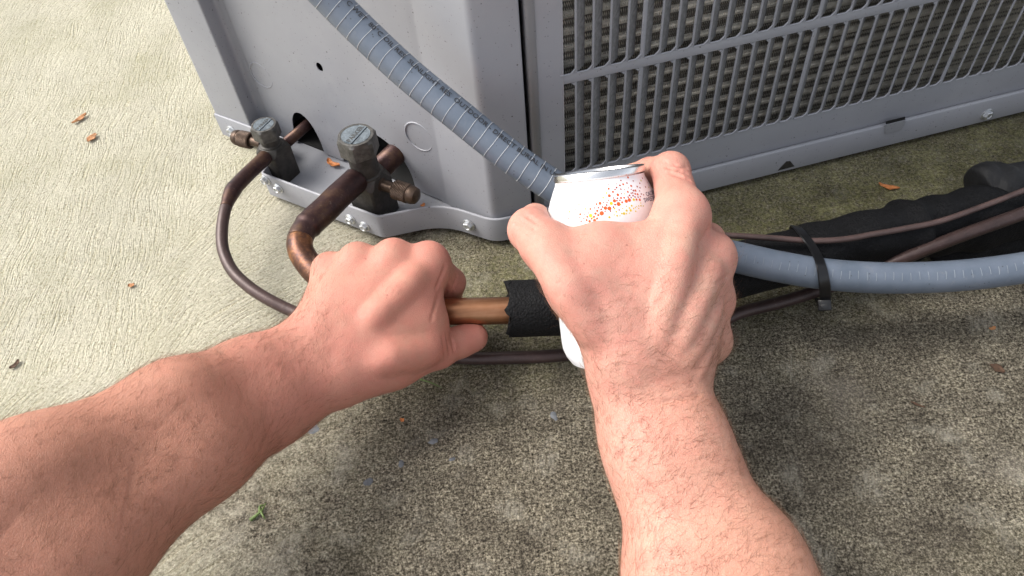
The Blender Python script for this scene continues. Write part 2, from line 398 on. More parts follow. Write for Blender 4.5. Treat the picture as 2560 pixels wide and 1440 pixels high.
def service_panel():
    parts = []
    # left leaf, step, and the two leaves round the corner
    BD2 = unit(B1-B0)
    parts.append(wall(round_poly([A0+BN*.03, A0, A1, B0, B0+BD2*.012], [0, .004, .0022, .006, 0], 6), .009, TOP))
    parts.append(wall(round_poly([B1-BD*.006, B1, CC, D1, D1+GN*.012], [0, .002, .005, .0015, 0], 6), .009, TOP))
    V, Fc = join(parts)
    # centre leaf with its two pipe openings and a screw hole
    bm = bmesh.new(); Q = B1
    LB = np.linalg.norm(B1-B0)/.2104
    def pt(t, z): return (*(Q+BD2*t*LB), z)
    t0 = -.2104+.010; t1 = -.004
    def arch(c, hw, base, top, n=18):
        return [(c+hw*math.cos(math.pi*k/n)*1.0, base+(top-base)*math.sin(math.pi*k/n)**.8) for k in range(n+1)]
    small = arch(-.153, .0165, .012, .0525)[::-1]; big = arch(-.0735, .0405, .012, .0625)[::-1]
    loop = [(t0, .012)] + small + big + [(t1, .012), (t1, TOP), (t0, TOP)]
    loop = [loop[0]] + [p for p in loop[1:]]
    vs = [bm.verts.new(pt(*p)) for p in loop]; es = [bm.edges.new((vs[i], vs[(i+1) % len(vs)])) for i in range(len(vs))]
    hc = [bm.verts.new(pt(-.108+.0034*math.cos(a), .1142+.0042*math.sin(a))) for a in np.linspace(0, 2*math.pi, 16, endpoint=False)]
    es += [bm.edges.new((hc[i], hc[(i+1) % 16])) for i in range(16)]
    r = bmesh.ops.triangle_fill(bm, edges=es, use_beauty=True)
    fs = [f for f in r['geom'] if isinstance(f, bmesh.types.BMFace)]
    ex = bmesh.ops.extrude_face_region(bm, geom=fs)
    bmesh.ops.translate(bm, verts=[v for v in ex['geom'] if isinstance(v, bmesh.types.BMVert)], vec=(*(BN*.0009), 0))
    o = len(V); bm.verts.index_update()
    V += [tuple(v.co) for v in bm.verts]; Fc += [tuple(o+v.index for v in f.verts) for f in bm.faces]; bm.free()
    p = mesh_obj('service_panel', V, Fc, MAT['paint'], ac, angle=30)
    for (t, z, r_) in ((-.1864, .0817, .0125), (-.0174, .0769, .0135)):   # pressed knockouts
        c = np.array(pt(t, z)); n3 = np.array([-BN[0], -BN[1], 0]); e1 = np.array([BD[0], BD[1], 0]); e2 = np.array([0, 0, 1.])
        path = [c+e1*r_*math.cos(a)+e2*r_*math.sin(a)-n3*.00015 for a in np.linspace(.25, 2*math.pi-.25, 50)]
        v, f = tube(path, np.full(50, .0008), 8); mesh_obj('knockout', v, f, MAT['paint'], p)
service_panel()

# base pan: folded rim round an almost flat floor
RW = [tuple(FC+GD*.535), tuple(FC+GD*.30), tuple(FC), (-.0525, .4572), (-.104, .4492), (-.2124, .5218), (-.196, .5675), (-.2335, .5926), (-.2714, .6192)]
RZ0, RZ1 = .0062, .031
rim_r = [0, .01, .010, .022, .004, .004, .006, .003, 0]
rimp = round_poly(RW, rim_r, 7)
def rim_mesh():
    poly = np.array(rimp); T = np.gradient(poly, axis=0); T /= np.linalg.norm(T, axis=1)[:, None]
    Nn = np.stack([T[:, 1], -T[:, 0]], 1)      # inward (polyline runs right to left)
    prof = [(0, RZ0), (0, RZ1-.0012), (.0004, RZ1-.0004), (.0013, RZ1), (.0022, RZ1-.0004), (.0026, RZ1-.0012), (.0026, RZ0)]
    k = len(prof); V = []; Fc = []
    for i in range(len(poly)):
        wd = 1.0+.65*max(0, min(1, (poly[i][0]-.0)/.05))
        for off, z in prof: V.append((*(poly[i]+Nn[i]*off*wd), z))
    for i in range(len(poly)-1):
        for j in range(k):
            j2 = (j+1) % k; Fc.append((i*k+j, i*k+j2, (i+1)*k+j2, (i+1)*k+j))
    Fc.append(tuple(range(k))); Fc.append(tuple((len(poly)-1)*k+j for j in range(k-1, -1, -1)))
    return V, Fc
V, Fc = rim_mesh(); pan = mesh_obj('base_pan', V, Fc, MAT['paint'], ac, angle=50)
# floor of the pan
inner = [np.array(p) for p in rimp]
fl = [(*p, .0100) for p in inner] + [(-.20, 1.1, .0100), (.35, 1.12, .0100)]
bm = bmesh.new(); vs = [bm.verts.new(tuple(map(float, v))) for v in fl]
f = bm.faces.new(vs); bmesh.ops.triangulate(bm, faces=[f]); 
ex = bmesh.ops.extrude_face_region(bm, geom=list(bm.faces)); bmesh.ops.translate(bm, verts=[v for v in ex['geom'] if isinstance(v, bmesh.types.BMVert)], vec=(0, 0, -.0012))
for v in bm.verts: v.co.xy = v.co.xy*.9995 + Vector((.0, .00045))
bm_obj('pan_floor', bm, MAT['paint'], pan, smooth=False)
def feet():
    for (x, y) in ((.0, .47), (.40, .56), (-.2, .62), (.1, .9)):
        v, f = boxv((x, y, .0044), (1, 0, 0), (0, 1, 0), (0, 0, 1), .02, .02, .0042); mesh_obj('foot', v, f, MAT['dark'], pan, smooth=False)
feet()

# louvred side
GZB, GZM0, GZM1, GZT0, GZT1 = .0590, .1412, .1490, .2450, .2530
S0, S1 = .0378, .522; SO = .0622; P0 = .0727; PITCHS = .012568; NS = 35
def gp(s, z, dep=0): q = G0 + GD*s + GN*dep; return np.array([q[0], q[1], z])
gr = mesh_obj('louvre_panel', *join([
    boxv((gp(S0, 0)+gp(SO, TOP))/2+np.array([*(GN*.0006), 0]), (*GD, 0), (*GN, 0), (0, 0, 1), (SO-S0)/2, .0006, (TOP-.014)/2),
    boxv((gp(SO, .0135)+gp(S1+.004, GZB))/2+np.array([*(GN*.0006), 0]), (*GD, 0), (*GN, 0), (0, 0, 1), (S1+.004-SO)/2, .0006, (GZB-.0135)/2),
    boxv((gp(SO, GZT0)+gp(S1+.004, TOP))/2+np.array([*(GN*.0006), 0]), (*GD, 0), (*GN, 0), (0, 0, 1), (S1+.004-SO)/2, .0006, (TOP-GZT0)/2),
]), MAT['paint'], ac, smooth=False)
# rolled returns of the stile
v, f = wall(round_poly([G0+GD*S0+GN*.012, G0+GD*(S0-.0004)-GN*.0002, G0+GD*(S0+.006)-GN*.0003], [0, .0028, 0], 6), .012, TOP, .0006, -1)
mesh_obj('stile_return', v, f, MAT['paint'], gr)
v, f = wall([G0+GD*(SO-.0002)-GN*.0001, G0+GD*(SO+.0012)+GN*.004, G0+GD*(SO+.0026)+GN*.012], GZB-.004, GZT0+.004, .0007, -1)
mesh_obj('opening_return', v, f, MAT['paint'], gr, smooth=False)
# middle bar
v, f = boxv((gp(SO, GZM0)+gp(S1, GZM1))/2+np.array([*(GN*.0006), 0]), (*GD, 0), (*GN, 0), (0, 0, 1), (S1-SO)/2, .0007, (GZM1-GZM0)/2)
bevelled('cross_bar', v, f, MAT['paint'], gr, .0004)
def slat_mesh(h, thick):
    """one louvre: narrow front lip, blade turned in to the right, corner fillets at both ends"""
    lip = .0015 if not thick else .0032; d = .0104; an = math.radians(49); t = .0007
    ox, oy = d*math.sin(an), d*math.cos(an); g = .0030
    prof = [(-lip, .0002), (-lip*.75, -.0004), (-lip*.25, -.0004), (.0001, .0002), (ox, oy), (ox-t*.6, oy+t*.8), (-.0002, t*1.2), (-lip, t*1.2)]
    k = len(prof); V = [(x, y, z) for z in (0, h) for x, y in prof]
    Fc = [(j, (j+1) % k, k+(j+1) % k, k+j) for j in range(k)] + [tuple(range(k-1, -1, -1)), tuple(range(k, 2*k))]
    parts = [(V, Fc)]
    for z0, sg in ((0, 1), (h, -1)):           # fillets
        e_ = .0003; V2 = [(-lip+e_, -.0001, z0+sg*.0002), (-lip-g, -.0001, z0+sg*.0002), (-lip+e_, -.0001, z0+sg*g*1.1), (-lip+e_, t*1.1, z0+sg*.0002), (-lip-g, t*1.1, z0+sg*.0002), (-lip+e_, t*1.1, z0+sg*g*1.1)]
        parts.append((V2, [(0, 1, 2), (5, 4, 3), (0, 3, 4, 1), (1, 4, 5, 2), (2, 5, 3, 0)]))
    # rolled lower edge of the slot, turning up into the blade
    wd = PITCHS-lip-g; rr = .00075
    bead = [(-lip-g-wd, -.0001, -.0003), (-lip-g-.0004, -.0001, -.0003), (-lip-g*.45, -.0001, g*.55-.0003), (-lip*.5, -.0001, g*1.35)]
    parts.append(tube(np.array(bead), np.array([rr*.7, rr, rr, rr*.6]), 6))
    V, Fc = join(parts); me = bpy.data.meshes.new('slat'); me.from_pydata(V, [], Fc); me.update(); me.materials.append(MAT['paint']); me.materials.append(MAT['dusty_shaded'])
    for i in (3, 4, 5): me.polygons[i].material_index = 1  # blade faces get the darker enamel with shade in its colour
    return me
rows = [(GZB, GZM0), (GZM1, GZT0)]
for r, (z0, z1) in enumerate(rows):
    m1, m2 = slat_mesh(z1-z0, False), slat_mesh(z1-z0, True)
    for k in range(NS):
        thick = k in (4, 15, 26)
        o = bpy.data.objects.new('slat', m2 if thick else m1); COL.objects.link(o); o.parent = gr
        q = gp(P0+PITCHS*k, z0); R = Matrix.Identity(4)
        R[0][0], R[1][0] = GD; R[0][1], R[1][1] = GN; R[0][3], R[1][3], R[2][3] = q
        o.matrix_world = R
# coil behind the louvres: wavy fins and tube rows
def coil():
    V = []; Fc = []; zs = np.arange(.03, .222, .00078); s = SO-.004
    while s < S1:
        b0 = len(V); j = rng.normal(0, .00012)
        for i, z in enumerate(zs):
            wv = .00030*math.sin(z*2*math.pi/.0043)+j
            V.append(gp(s+wv, z, .0095)); V.append(gp(s+wv+.0010, z, .0112))
        for i in range(len(zs)-1): a = b0+2*i; Fc.append((a, a+1, a+3, a+2))
        s += .00150
    c = mesh_obj('coil_fins', V, Fc, MAT['fin'], ac); c['kind'] = 'stuff'
    for i, z in enumerate(np.arange(.0345, .23, .0126)):
        v, f = tube([gp(SO-.006, z, .0165), gp(S1, z, .0165)], np.array([.0036, .0036]), 10); mesh_obj('coil_tube', v, f, MAT['fin'], ac)
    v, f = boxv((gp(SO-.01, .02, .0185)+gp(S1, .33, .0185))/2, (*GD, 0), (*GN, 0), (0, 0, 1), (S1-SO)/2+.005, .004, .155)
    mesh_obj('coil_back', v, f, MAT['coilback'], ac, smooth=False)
coil()
# black baffle and floor strip, added so the pipe openings look dark
bd3 = np.array([*unit(B1-B0), 0]); bn3 = np.array([-bd3[1], bd3[0], 0]); bm_ = np.array([*((B0+B1)/2), 0])
v, f = join([boxv(bm_+bn3*.036+np.array([0, 0, .060]), bd3, bn3, (0, 0, 1), .092, .002, .048), boxv(bm_+bn3*.0185+np.array([0, 0, .0112]), bd3, bn3, (0, 0, 1), .092, .0155, .0008)])
mesh_obj('dark_baffle', v, f, MAT['dark'], ac, smooth=False)
# shell: back walls and lid so the inside is dark, right corner post
E1 = G0+GD*(S1+.004)
v, f = wall(round_poly([E1, E1+GD*.012, E1+GD*.012+GN*.55, A0+BN*.45, A0+BN*.028], [0, .004, .02, .02, 0], 4), .010, TOP, .0012, -1)
mesh_obj('back_shell', v, f, MAT['paint'], ac, angle=30)
lid = [A0, A1, B0, B1, CC, E1+GD*.012, E1+GD*.012+GN*.55, A0+BN*.45]; cen = sum(lid)/len(lid)
lid = [cen+(p-cen)*1.01 for p in lid]; n = len(lid)
V = [(*p, TOP+.001) for p in lid]+[(*p, TOP+.03) for p in lid]
mesh_obj('lid', V, [tuple(range(n-1, -1, -1)), tuple(range(n, 2*n))]+[(i, (i+1) % n, n+(i+1) % n, n+i) for i in range(n)], MAT['paint'], ac, smooth=False)

# hex washer screws
def hexscrew(name, c, nrm, up, parent, r=.0040, spin=0., mat=None):
    nrm = unit(nrm); up = unit(np.asarray(up)-nrm*(np.asarray(up)@nrm)); sd_ = np.cross(up, nrm); c = np.asarray(c, float)
    wv, wf = lathe([(.0, 0), (r*1.34, 0), (r*1.34, .0007), (r*1.2, .0011), (.0, .0011)], c, nrm, 24)
    V = []; Fc = []; a = [spin+k*math.pi/3 for k in range(6)]
    rings = [(r, .0011), (r, .0034), (r*.86, .0041), (r*.6, .0041), (r*.52, .0035)]
    for rr, h in rings:
        for t in a: V.append(c+nrm*h+(up*math.cos(t)+sd_*math.sin(t))*rr)
    for i in range(len(rings)-1):
        for k in range(6): Fc.append((i*6+k, i*6+(k+1) % 6, (i+1)*6+(k+1) % 6, (i+1)*6+k))
    Fc.append(tuple(range((len(rings)-1)*6, len(rings)*6)))
    return mesh_obj(name, *join([(wv, wf), (V, Fc)]), mat or MAT['zinc'], parent, angle=25)
nb = np.array([-BN[0], -BN[1], 0]); ng = np.array([-GN[0], -GN[1], 0])
def on_plane(x, y, p0, n): q = ray(x, y); p0 = np.array([*p0, 0]) if len(p0) == 2 else p0; return CAM+q*(((p0-CAM)@n)/(q@n))
bumpn = np.array([-.5563, -.831, 0]); b_ = (np.array(RW[4])+np.array(RW[5]))/2
tl = unit(np.array(RW[5])-np.array(RW[4])); bumpn = np.array([-abs(tl[1]), -abs(tl[0]), 0])
for i, (x, y) in enumerate(((665, 449), (697, 470), (877, 547), (913, 565))):
    hexscrew('screw', on_plane(x, y, b_, bumpn), bumpn, (0, 0, 1), pan, .0037, i*.37)
cn = unit(np.array([FC[1]-RW[3][1], RW[3][0]-FC[0], 0])); cn = cn if cn[1] < 0 else -cn
hexscrew('screw', on_plane(1173, 561, (np.array(FC)+np.array(RW[3]))/2, cn)+cn*.0004, cn, (0, 0, 1), pan, .0042, .2)
hexscrew('screw', on_plane(2466, 285, FC, ng), ng, (0, 0, 1), pan, .0042, .5)
hexscrew('screw', on_plane(580, 326, RW[8], nb), nb, (0, 0, 1), pan, .0040, .1)
# lanced tab with its slot, drain notch cover and oval slot on the rim
def rimplate(name, pts, off, mat, th=.0004):
    V = [np.array(p)+ng*off for p in pts]+[np.array(p)+ng*(off-th) for p in pts]; n = len(pts)
    return mesh_obj(name, V, [tuple(range(n)), tuple(range(2*n-1, n-1, -1))]+[(i, n+i, n+(i+1) % n, (i+1) % n) for i in range(n)], mat, pan, smooth=False)
R0 = np.array([*FC, 0])
def rp(x, y): return on_plane(x, y, FC, ng)
rimplate('slot', [rp(2214, 310), rp(2214, 303), rp(2262, 291), rp(2262, 298)], .0006, MAT['dark'])
rimplate('tab', [rp(2212, 333), rp(2212, 311), rp(2263, 298), rp(2260, 310), rp(2250, 323)], .0011, MAT['paint'], .0011)
rimplate('drain_notch', [rp(1944, 426), rp(1966, 403), rp(1975, 402), rp(1986, 415)], .0005, MAT['body'])

# ---- service valves (parts of the unit)
def hexcap(c, r, z0, z1, parent, rot, txt):
    V = []; Fc = []; c = np.array(c); seg = 48
    def hx(a, rr):
        a = (a-rot) % (math.pi/3)-math.pi/6; return rr*math.cos(math.pi/6)/math.cos(a)
    top = z1-z0; H = [(0, 1, 0), (top*.84, 1, 0), (top, .0, .93), (top+.0001, 0, .80), (top-.0002, 0, .78)]
    for h, hexw, circ in H:
        for k in range(seg):
            a = 2*math.pi*k/seg; rr = hx(a, r)
            if hexw == 0: rr = min(rr, r*circ*math.cos(math.pi/6)*1.06)
            V.append((c[0]+rr*math.cos(a), c[1]+rr*math.sin(a), z0+h))
    for i in range(len(H)-1):
        for k in range(seg): Fc.append((i*seg+k, i*seg+(k+1) % seg, (i+1)*seg+(k+1) % seg, (i+1)*seg+k))
    Fc.append(tuple(range(seg-1, -1, -1))); Fc.append(tuple((len(H)-1)*seg+k for k in range(seg)))
    o = mesh_obj('valve_cap', V, Fc, MAT['steel'], parent, angle=24)
    # face disc with the raised lettered band
    rr = r*.70
    v1, f1 = lathe([(0, 0), (rr, 0), (rr, .0003), (0, .0003)], (c[0], c[1], z1-.0002), (0, 0, 1), 40)
    d1 = unit([math.cos(1.05), math.sin(1.05), 0]); d2 = np.array([-d1[1], d1[0], 0])
    v2, f2 = boxv((c[0], c[1], z1+.0004), d1, d2, (0, 0, 1), rr*.95, rr*.30, .0004)
    v3, f3 = text_mesh(txt, rr*.5)
    xs = [p[0] for p in v3]; mx = (min(xs)+max(xs))/2
    v3 = [np.array([c[0], c[1], z1+.00095]) + d1*(p[0]-mx) + d2*(p[1]-rr*.17) for p in v3]
    pl = mesh_obj('face_plate', *join([(v1, f1), (v2, f2)]), MAT['captop'], parent, angle=20)
    mesh_obj('lettering', v3, f3, MAT['body'], parent, smooth=False)
def valve(c, hw, ztop, zcap0, zcap1, rcap, rstem, pd, plen, prad, pz, label, txt):
    """block, stem, hex cap, service port with knurled cap"""
    bx, by = np.array([*BD, 0]), np.array([*BN, 0]); c3 = np.array([c[0], c[1], 0])
    # block: octagon-chamfered top
    V = []; Fc = []
    def ring(h, ch, z): return [c3+bx*x+by*y+np.array([0, 0, z]) for x, y in ((-h+ch, -h), (h-ch, -h), (h, -h+ch), (h, h-ch), (h-ch, h), (-h+ch, h), (-h, h-ch), (-h, -h+ch))]
    rings = [ring(hw, hw*.12, .0101), ring(hw, hw*.12, ztop-hw*.55), ring(hw*1.02, hw*.30, ztop-hw*.42), ring(hw*.94, hw*.55, ztop), ring(hw*.6, hw*.3, ztop+.0004)]
    for r_ in rings: V += r_
    for i in range(len(rings)-1):
        for k in range(8): Fc.append((i*8+k, i*8+(k+1) % 8, (i+1)*8+(k+1) % 8, (i+1)*8+k))
    Fc.append(tuple(range(7, -1, -1))); Fc.append(tuple((len(rings)-1)*8+k for k in range(8)))
    v = bevelled('service_valve', V, Fc, MAT['body'], ac, .0005, 2, 25); v['label'] = label
    mesh_obj('valve_stem', *lathe([(0, ztop-.002), (rstem*1.16, ztop-.002), (rstem*1.16, ztop+.001), (rstem, ztop+.0018), (rstem*.97, (ztop+zcap0)/2), (rstem*.99, zcap0+.001), (0, zcap0+.001)], c3, (0, 0, 1), 32), MAT['body'], v, angle=30)
    hexcap(c, rcap, zcap0, zcap1, v, .35, txt)
    # port
    pd = unit(pd); o3 = c3+np.array([0, 0, pz]); s = hw*.85
    mesh_obj('port_neck', *lathe([(0, s), (prad*.78, s), (prad*.78, s+.002), (prad*.62, s+.0026), (prad*.62, s+plen*.45), (0, s+plen*.45)], o3, pd, 24), MAT['bronze'], v, angle=30)
    # knurled sleeve: raised spiral teeth
    seg = 60; n = 14; L0, L1 = s+plen*.40, s+plen*.82; V = []; Fc = []
    e1 = unit(np.cross(pd, (0, 0, 1))); e2 = np.cross(pd, e1)
    for i in range(n+1):
        t = i/n; rr0 = prad*(1 if 0 < i < n else .9)
        for k in range(seg):
            a = 2*math.pi*k/seg+t*.9; rr = rr0*(1+.035*(1 if k % 2 else -1)*(1 if i % 2 else .5))
            V.append(o3+pd*(L0+(L1-L0)*t)+(e1*math.cos(a)+e2*math.sin(a))*rr)
    for i in range(n):
        for k in range(seg): Fc.append((i*seg+k, i*seg+(k+1) % seg, (i+1)*seg+(k+1) % seg, (i+1)*seg+k))
    Fc.append(tuple(range(seg-1, -1, -1))); Fc.append(tuple(n*seg+k for k in range(seg)))
    dome = lathe([(prad*.9, L1-.0005), (prad*.9, L1+.0005), (prad*.96, L1+.0012), (prad*.96, L1+plen*.10), (prad*.82, L1+plen*.2), (prad*.5, L1+plen*.25), (0, L1+plen*.265)], o3, pd, 30)
    mesh_obj('port_cap', *join([(V, Fc), dome]), MAT['bronze'], v, angle=28)
    return v
v2c = np.array([-.1095, .4775]); v1c = np.array([-.1995, .5405])
val2 = valve(v2c, .0142, .0560, .0785, .0945, .0166, .0118, (.85, -.52, -.04), .034, .0080, .0475, 'larger service valve with wide hexagonal cap beside the thick copper stub', 'PARKER')
val1 = valve(v1c, .0115, .0475, .0560, .0685, .0126, .0084, (-.88, .46, -.02), .031, .0074, .0455, 'smaller service valve with port cap turned to the left', 'PARKER')
# stubs running back into the unit
by3 = np.array([*BN, 0])
for v, c, z, r in ((val2, v2c, .047, .0098), (val1, v1c, .037, .0050)):
    p = np.array([*c, z]); mesh_obj('stub_tube', *tube([p+by3*.008, p+by3*.05, p+by3*.095], np.full(3, r), 24), MAT['oxid'], v)

# ------------------------------------------------------------------ suction line, insulation
PIPE_R = .0095
sp = [P(890, 450, .603), P(882, 458, .600), P(846, 491, .588), P(812, 525, .578), P(777, 557, .568), P(757, 582, .561), P(749, 611, .554), P(761, 645, .549), P(800, 690, .542), P(870, 735, .533), P(960, 765, .524), P(1060, 777, .518), P(1190, 778, .515), P(1320, 774, .515), P(1450, 765, .516)]
path = catmull(sp, 10)
suc = empty('suction_line'); tag(suc, 'thick copper refrigerant line in black foam insulation, gripped by a bare hand', 'pipe')
cut = 8*10
rr = np.full(cut+1, PIPE_R*1.02); u = np.arange(cut+1)
rr[:42] = PIPE_R*1.12; rr[42:46] = PIPE_R*np.array([1.14, 1.13, 1.10, 1.06])      # swaged joint
mesh_obj('stained_stub', *tube(path[:57], rr[:57], 28), MAT['oxid'], suc)
mesh_obj('stained_elbow', *tube(path[56:cut+1], rr[56:], 28), MAT['amber'], suc)
mesh_obj('copper_tube', *tube(path[cut-6:], np.full(len(path)-cut+6, PIPE_R), 28), MAT['copper'], suc)
# stamped print on the bare tube
v, f = text_mesh('TYPE', .006)
ptxt = []
for p in v:
    t = p[0]; a = 1.05-p[1]/PIPE_R
    ctr = P(1200, 778, .515)+ (P(1320, 774, .515)-P(1190, 778, .515))/ .0364*t
    ptxt.append(ctr + (np.array([0, 0, 1])*math.sin(a)+np.array([0, 1, 0])*math.cos(a)) * (PIPE_R+.00006))
b_ink = simple('faint_print', (.16, .075, .03), .5, .4, .3)
mesh_obj('stamp', ptxt, f, b_ink, suc, smooth=False)
# first sleeve: torn, hollow-ended foam
ip = catmull([P(1270, 772, .515), P(1330, 770, .515), P(1450, 762, .516), P(1600, 738, .52), P(1750, 702, .527), P(1850, 674, .531), P(1930, 655, .534), P(2010, 639, .537), P(2120, 607, .541), P(2240, 583, .546), P(2290, 570, .549), P(2360, 560, .552), P(2450, 543, .555), P(2620, 515, .56), P(2800, 480, .565), np.array([0.62, 0.44, 0.03]), np.array([0.85, 0.475, 0.024]), np.array([1.2, 0.52, 0.0235]), np.array([1.7, 0.58, 0.0235])], 12)
def foam_tube(path, r, seg=40, inner=None, ragged=True):
    T, N, B = frames(path); V = []; Fc = []; n = len(path); L = np.concatenate([[0], np.cumsum(np.linalg.norm(np.diff(path, axis=0), axis=1))])
    prof = []
    a = np.linspace(0, 2*math.pi, seg, endpoint=False)
    for i in range(n):
        for k in range(seg):
            rr = r[i]*(1+.035*math.sin(3*a[k]+L[i]*22)*min(1, L[i]/.05)+.02*math.sin(5*a[k]-L[i]*60+1)*min(1, L[i]/.04))
            V.append(path[i]+(N[i]*math.cos(a[k])+B[i]*math.sin(a[k]))*rr)
    if ragged:                                 # torn front edge
        for k in range(seg):
            V[k] = V[k] + T[0]*(.0016*math.sin(a[k]*7)+.0012*math.sin(a[k]*13+1)+.0022*max(0, math.sin(a[k]*2+2.2)))
    for i in range(n-1):
        for k in range(seg): k2 = (k+1) % seg; Fc.append((i*seg+k, i*seg+k2, (i+1)*seg+k2, (i+1)*seg+k))
    if inner:
        o = len(V)
        for q in (0, 6):
            for k in range(seg): V.append(path[q]+(N[q]*math.cos(a[k])+B[q]*math.sin(a[k]))*inner+T[0]*(.001 if q == 0 else 0))
        for k in range(seg):
            k2 = (k+1) % seg; Fc.append((k2, k, o+k, o+k2)); Fc.append((o+k2, o+k, o+seg+k, o+seg+k2))
    return V, Fc
r = np.full(len(ip), .0202)
x_ = np.minimum(1, np.arange(len(ip))/(14*12)); r = .0200+.0000*x_
for i, t in enumerate(x_):
    r[i] = .0200 + .0028*max(0, min(1, (t-.5)/.2)) + (.0010*math.sin(t*40)+.0013*math.sin(t*75+1))*max(0, min(1, (t-.45)/.1))
    r[i] -= .0035*math.exp(-((t-.62)/.02)**2)*0
mesh_obj('foam_sleeve', *foam_tube(ip, r, 44, PIPE_R*1.03), MAT['foam'], suc)
# taped lump where the next sleeve starts, and its trailing lower lobe
tp = catmull([P(2436, 470, .560), P(2452, 466, .56), P(2490, 472, .56), P(2540, 470, .562), P(2640, 470, .566), P(2700, 466, .568)], 8)
tl_ = len(tp); tr = np.array([.004+.0155*min(1, (i/9)**.55)*min(1, ((tl_-i)/9)**.55)+.0012*math.sin(i*.5) for i in range(tl_)])
mesh_obj('tape_wrap', *tube(tp, tr, 30, True, lambda i, a: 1+.05*math.sin(2*a+i*.35)+.025*math.sin(5*a-i*.6)), MAT['tape'], suc)
lp = catmull([P(2330, 640, .575), P(2400, 630, .572), P(2460, 605, .57), P(2560, 585, .57), P(2660, 560, .566)], 8)
mesh_obj('foam_offcut', *tube(lp, np.array([.004+.010*min(1, (i/9)**.6) for i in range(len(lp))]), 24, True, lambda i, a: 1+.06*math.sin(3*a+i*.4)), MAT['foam'], suc)

# ------------------------------------------------------------------ liquid line
liq = [P(664, 392, .652), P(655, 402, .648), P(630, 425, .640), P(600, 455, .628), P(580, 480, .620), P(563, 525, .607), P(555, 575, .598), P(558, 625, .590), P(580, 675, .582), P(620, 715, .575), P(670, 748, .570), P(735, 780, .566), P(850, 830, .557), P(1000, 872, .549), P(1150, 894, .5445), P(1280, 894, .5435), P(1410, 887, .5435), P(1600, 862, .546), P(1760, 822, .551), P(1850, 782, .556), P(1950, 756, .557), P(2060, 722, .552), P(2150, 688, .543), P(2270, 641, .532), P(2400, 590, .5255), P(2580, 525, .527), P(2800, 440, .535), np.array([0.6, 0.475, 0.06]), np.array([0.85, 0.505, 0.052]), np.array([1.2, 0.55, 0.051]), np.array([1.7, 0.61, 0.051])]
lpth = catmull(liq, 8); LR = .00475
rl = np.full(len(lpth), LR*1.02); rl[:34] = LR*1.34; rl[34:38] = LR*np.array([1.30, 1.24, 1.15, 1.06])
rl[29:33] = LR*1.42
lq = empty('liquid_line'); tag(lq, 'thin dark brown copper line looping from the smaller valve along the ground', 'pipe')
mesh_obj('braze_joint', *tube(lpth[:40], rl[:40], 22), MAT['oxid'], lq)
mesh_obj('tube', *tube(lpth[38:], np.full(len(lpth)-38, LR), 22), MAT['liquid'], lq)

# ------------------------------------------------------------------ control cable
cb = catmull([P(1650, 600, .508), P(1760, 588, .508), P(1830, 589, .510), P(1930, 595, .511), P(2030, 602, .512), P(2110, 598, .5135), P(2180, 586, .516), P(2270, 570, .520), P(2350, 553, .5225), P(2440, 522, .526), P(2560, 476, .529), P(2720, 410, .533), np.array([0.62, 0.49, 0.058]), np.array([0.85, 0.515, 0.052]), np.array([1.2, 0.56, 0.047]), np.array([1.7, 0.62, 0.047])], 8)
tag(mesh_obj('control_cable', *tube(cb, np.full(len(cb), .0021), 14), MAT['cable']), 'thin brown wire lying along the top of the black insulation', 'cable')

# ------------------------------------------------------------------ liquid-tight conduit
CR = .01065
cp = [P(640, -210, .440), P(720, -115, .452), P(798, -31, .462), P(882, 55, .470), P(1009, 175, .476), P(1137, 281, .480), P(1266, 384, .484), P(1387, 467, .488), P(1500, 530, .492), P(1620, 580, .495), P(1740, 618, .498), P(1850, 645, .4995), P(1950, 667, .4995), P(2060, 685, .4995), P(2180, 694, .4995), P(2300, 694, .4995), P(2420, 687, .499), P(2560, 669, .499), P(2700, 640, .500), P(2850, 600, .503), np.array([0.6, 0.37, 0.045]), np.array([0.85, 0.41, 0.018]), np.array([1.2, 0.455, 0.0112]), np.array([1.7, 0.51, 0.0112])]
cpth = catmull(cp, 14); CT, CN, CB = frames(cpth)
con = empty('electrical_conduit'); tag(con, 'grey flexible conduit with pale rings running diagonally past the unit', 'conduit')
mesh_obj('conduit_tube', *tube(cpth, np.full(len(cpth), CR), 36), MAT['conduit'], con)
cl = np.concatenate([[0], np.cumsum(np.linalg.norm(np.diff(cpth, axis=0), axis=1))])
def at_len(s):
    i = int(np.clip(np.searchsorted(cl, s)-1, 0, len(cl)-2)); t = (s-cl[i])/(cl[i+1]-cl[i])
    L = lambda A: A[i]*(1-t)+A[i+1]*t
    return L(cpth), unit(L(CT)), unit(L(CN)), unit(L(CB))
def len_at_px(x):
    for i in range(len(cpth)-1):
        if pxl(cpth[i])[0] <= x <= pxl(cpth[i+1])[0]: return cl[i]
    return 0
me0 = None; s = len_at_px(690); end = len_at_px(2800)
k = 0
